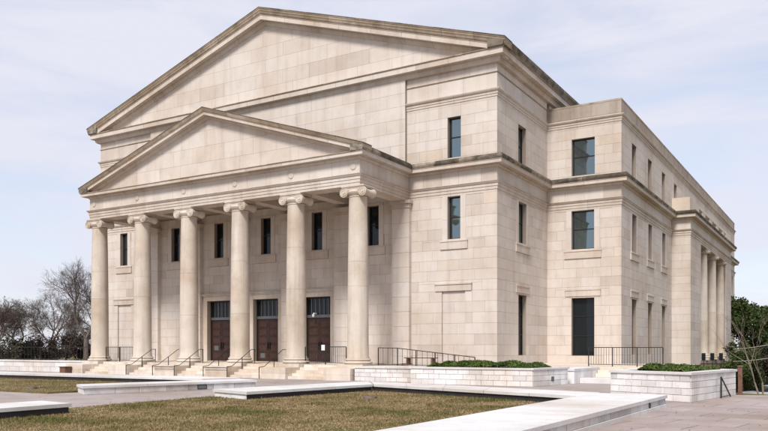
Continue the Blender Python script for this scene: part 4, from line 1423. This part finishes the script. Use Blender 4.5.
# ------------------------------------------------------------------ floodlights, stair rail, post by the right planter
p0, p1 = place_px(703.8, 0, 30.5), place_px(721.2, 0, 30.9)
root = empty('light_stand', (p0 + p1) / 2, 'thin black pipe stand carrying three floodlights behind the right planter', 'stand')
attach(MB().tube(p0 + (p0 - p1) * 0.2 + Vector((0, 0, 1.06)), p1 + (p1 - p0) * 0.35 + Vector((0, 0, 1.06)), 0.02, seg=8).build('crossbar', 'iron'), root)
for t in (0.0, 0.5, 1.0):
    p = p0.lerp(p1, t)
    attach(MB().tube(p + Vector((0, 0, -0.6)), p + Vector((0, 0, 1.04)), 0.018, seg=8).build('leg', 'iron'), root)
for t, nm in ((0.0, 'left'), (0.5, 'middle'), (1.0, 'right')):
    p = p0.lerp(p1, t)
    r_ = empty('floodlight', p + Vector((0, 0, 1.15)), '%s one of the three black floodlights behind the right planter' % nm, 'floodlight', 'floodlights')
    c = p + Vector((0, 0, 1.34))
    m_ = MB()
    m_.frustum_rings([[c + Vector((a * w - .5 * 0, b, h)) for a, h in ((-1, -.15 + dz), (1, -.15 + dz), (1, .15), (-1, .15))] for b, w, dz in ((-0.07, 0.075, 0.0), (0.09, 0.055, 0.05))])
    attach(m_.build('housing', 'iron'), r_)
    attach(MB().box(c.x - 0.06, c.x + 0.06, c.y - 0.082, c.y - 0.072, c.z - 0.12, c.z + 0.12).build('lens', 'glass_dark'), r_)
    attach(MB().tube(p + Vector((0, 0, 1.06)), p + Vector((0, 0, 1.2)), 0.015, seg=6).build('bracket', 'iron'), r_)
root = empty('handrail', (13.2, -11.2, 0), 'short black A-shaped handrail leaning at the right planter by the plaza', 'handrail')
e0, e1 = Vector((12.5, -14.45, 0)), Vector((13.25, -9.5, 0))
eo = Vector((0.989, -0.15, 0)) * 0.10
a = min((e0.lerp(e1, k / 200) + eo for k in range(201)), key=lambda q: abs(px_depth(q)[0] - 721.2))
b = a + Vector((0, 0, 0.72))
c = min((e0.lerp(e1, k / 200) + eo for k in range(201)), key=lambda q: abs(px_depth(q)[0] - 730.5)) + Vector((0, 0, 0.02))
m_ = MB()
m_.tube(b, c, 0.024, seg=8)
attach(m_.build('rail', 'iron', None, True), root)
attach(MB().bar(a, b, 0.05, 0.05).build('post', 'iron'), root)
attach(MB().tube(a + Vector((0.02, 0.03, 0.05)), c + Vector((0, 0, 0.05)), 0.014, seg=6).build('bottom_rail', 'iron'), root)
m_ = MB()
gp = place_px(740.3, 0, 28.6)
m_.box(gp.x - .07, gp.x + .07, gp.y - .09, gp.y + .09, -0.3, 0.98)
m_.box(gp.x - .09, gp.x + .09, gp.y - .11, gp.y + .11, 0.982, 1.04)
thing1(m_, 'gate_post', 'wood', None, 'short brown post at the corner behind the right planter', 'post')

# ------------------------------------------------------------------ trees
def grow(mb_, p, d, length, r, depth, rng, spread, tips, minr=0.008, gnarl=0.25, kids=(2, 3)):
    seg = 3
    q = p.copy()
    dd = d.copy()
    for k in range(seg):
        dd = (dd + Vector((rng.gauss(0, gnarl), rng.gauss(0, gnarl), rng.gauss(0.05, gnarl * .6))) * 0.45).normalized()
        q2 = q + dd * (length / seg)
        rr = r * (1 - 0.28 * (k + 1) / seg)
        mb_.tube(q, q2, r * (1 - 0.28 * k / seg), rr, 5 if depth > 3 else 3)
        if depth > 0 and k > 0 and rng.random() < 0.55:
            side = dd.orthogonal().normalized()
            side = (Matrix.Rotation(rng.uniform(0, 6.28), 3, dd) @ side)
            grow(mb_, q2, (dd * 0.7 + side * spread).normalized(), length * rng.uniform(0.55, 0.8), rr * 0.55, depth - 1, rng, spread, tips, minr, gnarl, kids)
        q = q2
    if depth == 0:
        tips.append(q)
        return
    for _ in range(rng.randint(*kids)):
        side = dd.orthogonal().normalized()
        side = (Matrix.Rotation(rng.uniform(0, 6.28), 3, dd) @ side)
        grow(mb_, q, (dd + side * rng.uniform(0.4, 1.0) * spread + Vector((0, 0, 0.08))).normalized(), length * rng.uniform(0.66, 0.86), max(minr, r * 0.60), depth - 1, rng, spread, tips, minr, gnarl, kids)

def bare_tree(pos, h, seed, label, group, mat='bark', depth=6, spread=0.75, r=None, minr=0.009, lean=(0, 0), gnarl=0.25, kids=(2, 3), stems=1, leafy=None):
    rng = random.Random(seed)
    root = empty('tree', pos, label, 'tree', group)
    mb_, tips, cr = MB(), [], MB()
    r = r or h * 0.022
    for s in range(stems):
        d = Vector((lean[0] + (rng.uniform(-.4, .4) if stems > 1 else 0), lean[1] + (rng.uniform(-.4, .4) if stems > 1 else 0), 1)).normalized()
        tl = h * (0.24 if stems == 1 else 0.2)
        top = pos + d * tl
        mb_.tube(pos - Vector((0, 0, 0.4)), top, r * 1.25, r, 8)
        for _ in range(3 if stems == 1 else 2):
            side = Matrix.Rotation(rng.uniform(0, 6.28), 3, Vector((0, 0, 1))) @ Vector((1, 0, 0))
            grow(cr, top, (d + side * spread * 0.7).normalized(), h * 0.235, r * 0.72, depth, rng, spread, tips, minr, gnarl, kids)
    attach(mb_.build('trunk', mat, None, True), root)
    attach(cr.build('crown', mat, fix=False), root)
    if leafy:
        lm, n, sz = leafy
        fb = MB()
        pts, tn = [], []
        for _ in range(n):
            p = rng.choice(tips) + Vector((rng.gauss(0, .35), rng.gauss(0, .35), rng.gauss(0, .3)))
            pts.append(p)
            tn.append(min(1, max(0, 0.4 + 0.5 * noise.noise(p * 0.5) + rng.gauss(0, .2))))
        leaf_cloud(fb, pts, sz, rng, tn)
        attach(fb.build('foliage', lm, fix=False), root)
    return root

def round_tree(pos, h, rad, seed, label, group, leafmat, n=9000, size=0.2, z0=0.2):
    rng = random.Random(seed)
    root = empty('tree', pos, label, 'tree', group)
    tb = MB()
    tb.tube(pos - Vector((0, 0, 0.3)), pos + Vector((0, 0, h * 0.45)), h * 0.03, h * 0.02, 8)
    lobes = []
    for _ in range(28):
        a = rng.uniform(0, 6.28)
        q = rng.random() ** 0.6
        zc = rng.uniform(z0, 0.86)
        k = rad * (1.05 - 0.75 * abs(zc - 0.42) * 1.4) * 0.72
        c = pos + Vector((math.cos(a) * q * k, math.sin(a) * q * k, h * zc))
        lobes.append((c, rad * rng.uniform(0.16, 0.38)))
        tb.tube(pos + Vector((0, 0, h * 0.3)), c, h * 0.012, h * 0.004, 5)
    attach(tb.build('trunk', 'bark'), root)
    pts, tn = [], []
    for _ in range(n):
        c, r_ = rng.choice(lobes)
        d = Vector((rng.gauss(0, 1), rng.gauss(0, 1), rng.gauss(0, 1))).normalized()
        p = c + d * r_ * (rng.random() ** 0.35) * (0.85 + 0.45 * noise.noise(c + d * 2))
        pts.append(p)
        tn.append(min(1, max(0, 0.42 + 0.55 * noise.noise(p * 0.9) + rng.gauss(0, .18))))
    fb = MB()
    leaf_cloud(fb, pts, size, rng, tn)
    attach(fb.build('crown', leafmat, fix=False), root)
    return root

GL, GR = 'trees beyond the lawn on the left', 'trees behind the building on the right'
bare_tree(place_px(86, 0, 96), 12.0, 21, 'tallest bare winter tree, standing directly left of the leftmost column', GL, depth=6, spread=0.85)
bare_tree(place_px(50, 0, 104), 8.6, 22, 'bare winter tree second from the leftmost column', GL, depth=6, spread=0.85)
bare_tree(place_px(18, 0, 92), 6.6, 26, 'thin bare winter tree with a few pale leaves near the left frame edge', GL, depth=6, spread=0.85, leafy=('greyleaf', 700, 0.11))
bare_tree(place_px(-6, 0, 88), 7.2, 28, 'bare winter tree cut by the left frame edge', GL, depth=6, spread=0.9, leafy=('greyleaf', 700, 0.11))
bare_tree(place_px(104, 0, 110), 9.5, 29, 'bare winter tree partly hidden behind the leftmost column', GL, depth=6, spread=0.9)
bare_tree(place_px(66, 0, 112), 6.6, 30, 'lower bare winter tree behind the thicket left of the portico', GL, depth=6, spread=0.9)
for u, dep, h, rad, sd, lb in ((-3, 84, 3.2, 3.0, 41, 'dull green bush at the left frame edge'), (20, 92, 2.7, 2.8, 42, 'dull olive bush below the thin bare tree')):
    round_tree(place_px(u, 0, dep), h, rad, sd, lb, 'bushes beyond the lawn', 'greyleaf', 3000, 0.16, 0.12)
for u, dep, h, rad, sd, lb in ((42, 96, 3.0, 3.2, 43, 'brown winter thicket left of the tallest bare tree'), (66, 100, 3.7, 3.4, 44, 'dark brown thicket at the foot of the tallest bare tree'), (92, 104, 4.2, 3.5, 45, 'brown thicket behind the leftmost column')):
    round_tree(place_px(u, 0, dep), h, rad, sd, lb, 'bushes beyond the lawn', 'twigs', 4500, 0.14, 0.12)
def low(p, z):
    p.z = z
    return p
round_tree(low(place_px(749, 0, 84), -2.7), 10.4, 4.4, 51, 'dense dark green evergreen tree behind the building at the right', GR, 'evergreen', 24000, 0.17, 0.12)
round_tree(low(place_px(776, 0, 90), -2.7), 9.4, 4.2, 52, 'dark green evergreen tree cut by the right frame edge', GR, 'evergreen', 18000, 0.17, 0.12)
round_tree(low(place_px(742, 0, 70), -2.7), 5.6, 2.6, 53, 'dark brushy shrub below the evergreen tree, next to the building', GR, 'evergreen', 9000, 0.12, 0.08)
round_tree(low(place_px(758, 0, 74), -2.7), 5.0, 2.8, 56, 'dark brown brush between the evergreen and the silver car', GR, 'brush', 9000, 0.12, 0.08)
round_tree(low(place_px(776, 0, 76), -2.7), 5.4, 2.8, 54, 'dark shrub behind the silver car at the right frame edge', GR, 'evergreen', 9000, 0.13, 0.08)
bare_tree(low(place_px(764, 0, 56), -2.6), 9.2, 58, 'pale barked bare tree with several stems in front of the evergreen', GR, 'palebark', depth=3, spread=0.5, stems=2, r=0.06, minr=0.008, gnarl=0.16, lean=(-0.10, -0.05), kids=(1, 2))

# overhead wires on the right
for k, (z0_, z1_) in enumerate(((1.6, 2.6), (0.6, 1.5))):
    a, b = place_px(733, 0, 62), place_px(800, 0, 60)
    a.z, b.z = z0_, z1_
    m_ = MB()
    n = 10
    P = [a.lerp(b, i / n) - Vector((0, 0, 0.5 * (1 - (2 * i / n - 1) ** 2) * 0.4)) for i in range(n + 1)]
    for i in range(n):
        m_.tube(P[i], P[i + 1], 0.018, seg=5)
    thing1(m_, 'overhead_wire', 'wire', None, '%s of the two pale overhead wires right of the building' % ('upper', 'lower')[k], 'wire', 'overhead wires')

# silver car in the lower car park, only its roof and side show
cp = low(place_px(770, 0, 60), -2.72)
car = empty('parked_car', cp, 'silver parked car at the right frame edge below the trees', 'car')
car.rotation_euler = (0, 0, R(25))
def cpart(m_, name, mat, parent=None, smooth=False):
    o = m_.build(name, mat, None, smooth)
    o.parent = parent or car
    return o
prof = [(-2.2, 0.35), (-2.2, 0.75), (-1.95, 0.92), (-1.0, 1.0), (1.45, 1.02), (2.1, 0.95), (2.2, 0.7), (2.2, 0.35)]
m_ = MB().prism([(x, -0.88, z) for x, z in prof], (0, 1.76, 0))
cpart(m_, 'body', 'carpaint')
m_ = MB().frustum_rings([[(x, y * (0.86), z) for x, y, z in ((-1.0, -1, 1.0), (1.75, -1, 1.02), (1.75, 1, 1.02), (-1.0, 1, 1.0))], [(x, y * 0.70, z) for x, y, z in ((-0.25, -1, 1.42), (1.1, -1, 1.42), (1.1, 1, 1.42), (-0.25, 1, 1.42))]])
cpart(m_, 'cabin_glass', 'glass_dark')
cpart(MB().frustum_rings([[(x, y, 1.421) for x, y in ((-0.27, -0.71), (1.12, -0.71), (1.12, 0.71), (-0.27, 0.71))], [(x, y, 1.48) for x, y in ((-0.1, -0.58), (0.95, -0.58), (0.95, 0.58), (-0.1, 0.58))]]), 'car_roof', 'carpaint')
for x in (-1.4, 1.4):
    for s in (-1, 1):
        wh = cpart(MB().lathe((x, s * 0.82, 0.33), [(0.05, -0.10), (0.33, -0.10), (0.33, 0.10), (0.05, 0.10)], 20, 'y'), 'wheel', 'tyre')
        cpart(MB().lathe((x, s * 0.93, 0.33), [(0.02, -0.01), (0.2, -0.01), (0.2, 0.01), (0.02, 0.01)], 16, 'y'), 'rim', 'greymetal', wh)
for s in (-1, 1):
    cpart(MB().box(-2.215, -2.19, s * 0.62 - 0.17, s * 0.62 + 0.17, 0.62, 0.76), 'headlight', 'white')

# ------------------------------------------------------------------ leaf litter, too small to pick apart
rng = random.Random(77)
lit = MB()
for _ in range(900):
    if rng.random() < 0.62:
        x, y, z = rng.uniform(0.5, 9.9), rng.uniform(-31, -18), LAWN + 0.05
    elif rng.random() < 0.5:
        x, y, z = rng.uniform(-7, -1.6), rng.uniform(-27, -8), 0.006
    else:
        x, y, z = rng.uniform(12.4, 20), rng.uniform(-26, -14.5), 0.008
    a, q = rng.uniform(0, 6.28), rng.uniform(0.018, 0.04)
    u, w = Vector((math.cos(a), math.sin(a), rng.uniform(-.3, .3))) * q, Vector((-math.sin(a), math.cos(a), rng.uniform(-.3, .3))) * q * 0.6
    p = Vector((x, y, z + q * 0.4))
    lit.add([p + u, p + w, p - u, p - w], [(0, 1, 2, 3)], rng.random())
M['litter'] = leaf_mat('dead leaves', [(0, (0.06, 0.035, 0.02)), (0.6, (0.14, 0.085, 0.045)), (1, (0.24, 0.16, 0.09))], 0.8, 0.1)
tag(lit.build('fallen_leaves', 'litter', fix=False), 'small brown dead leaves scattered over the lawn and paving', 'leaves', None, 'stuff')
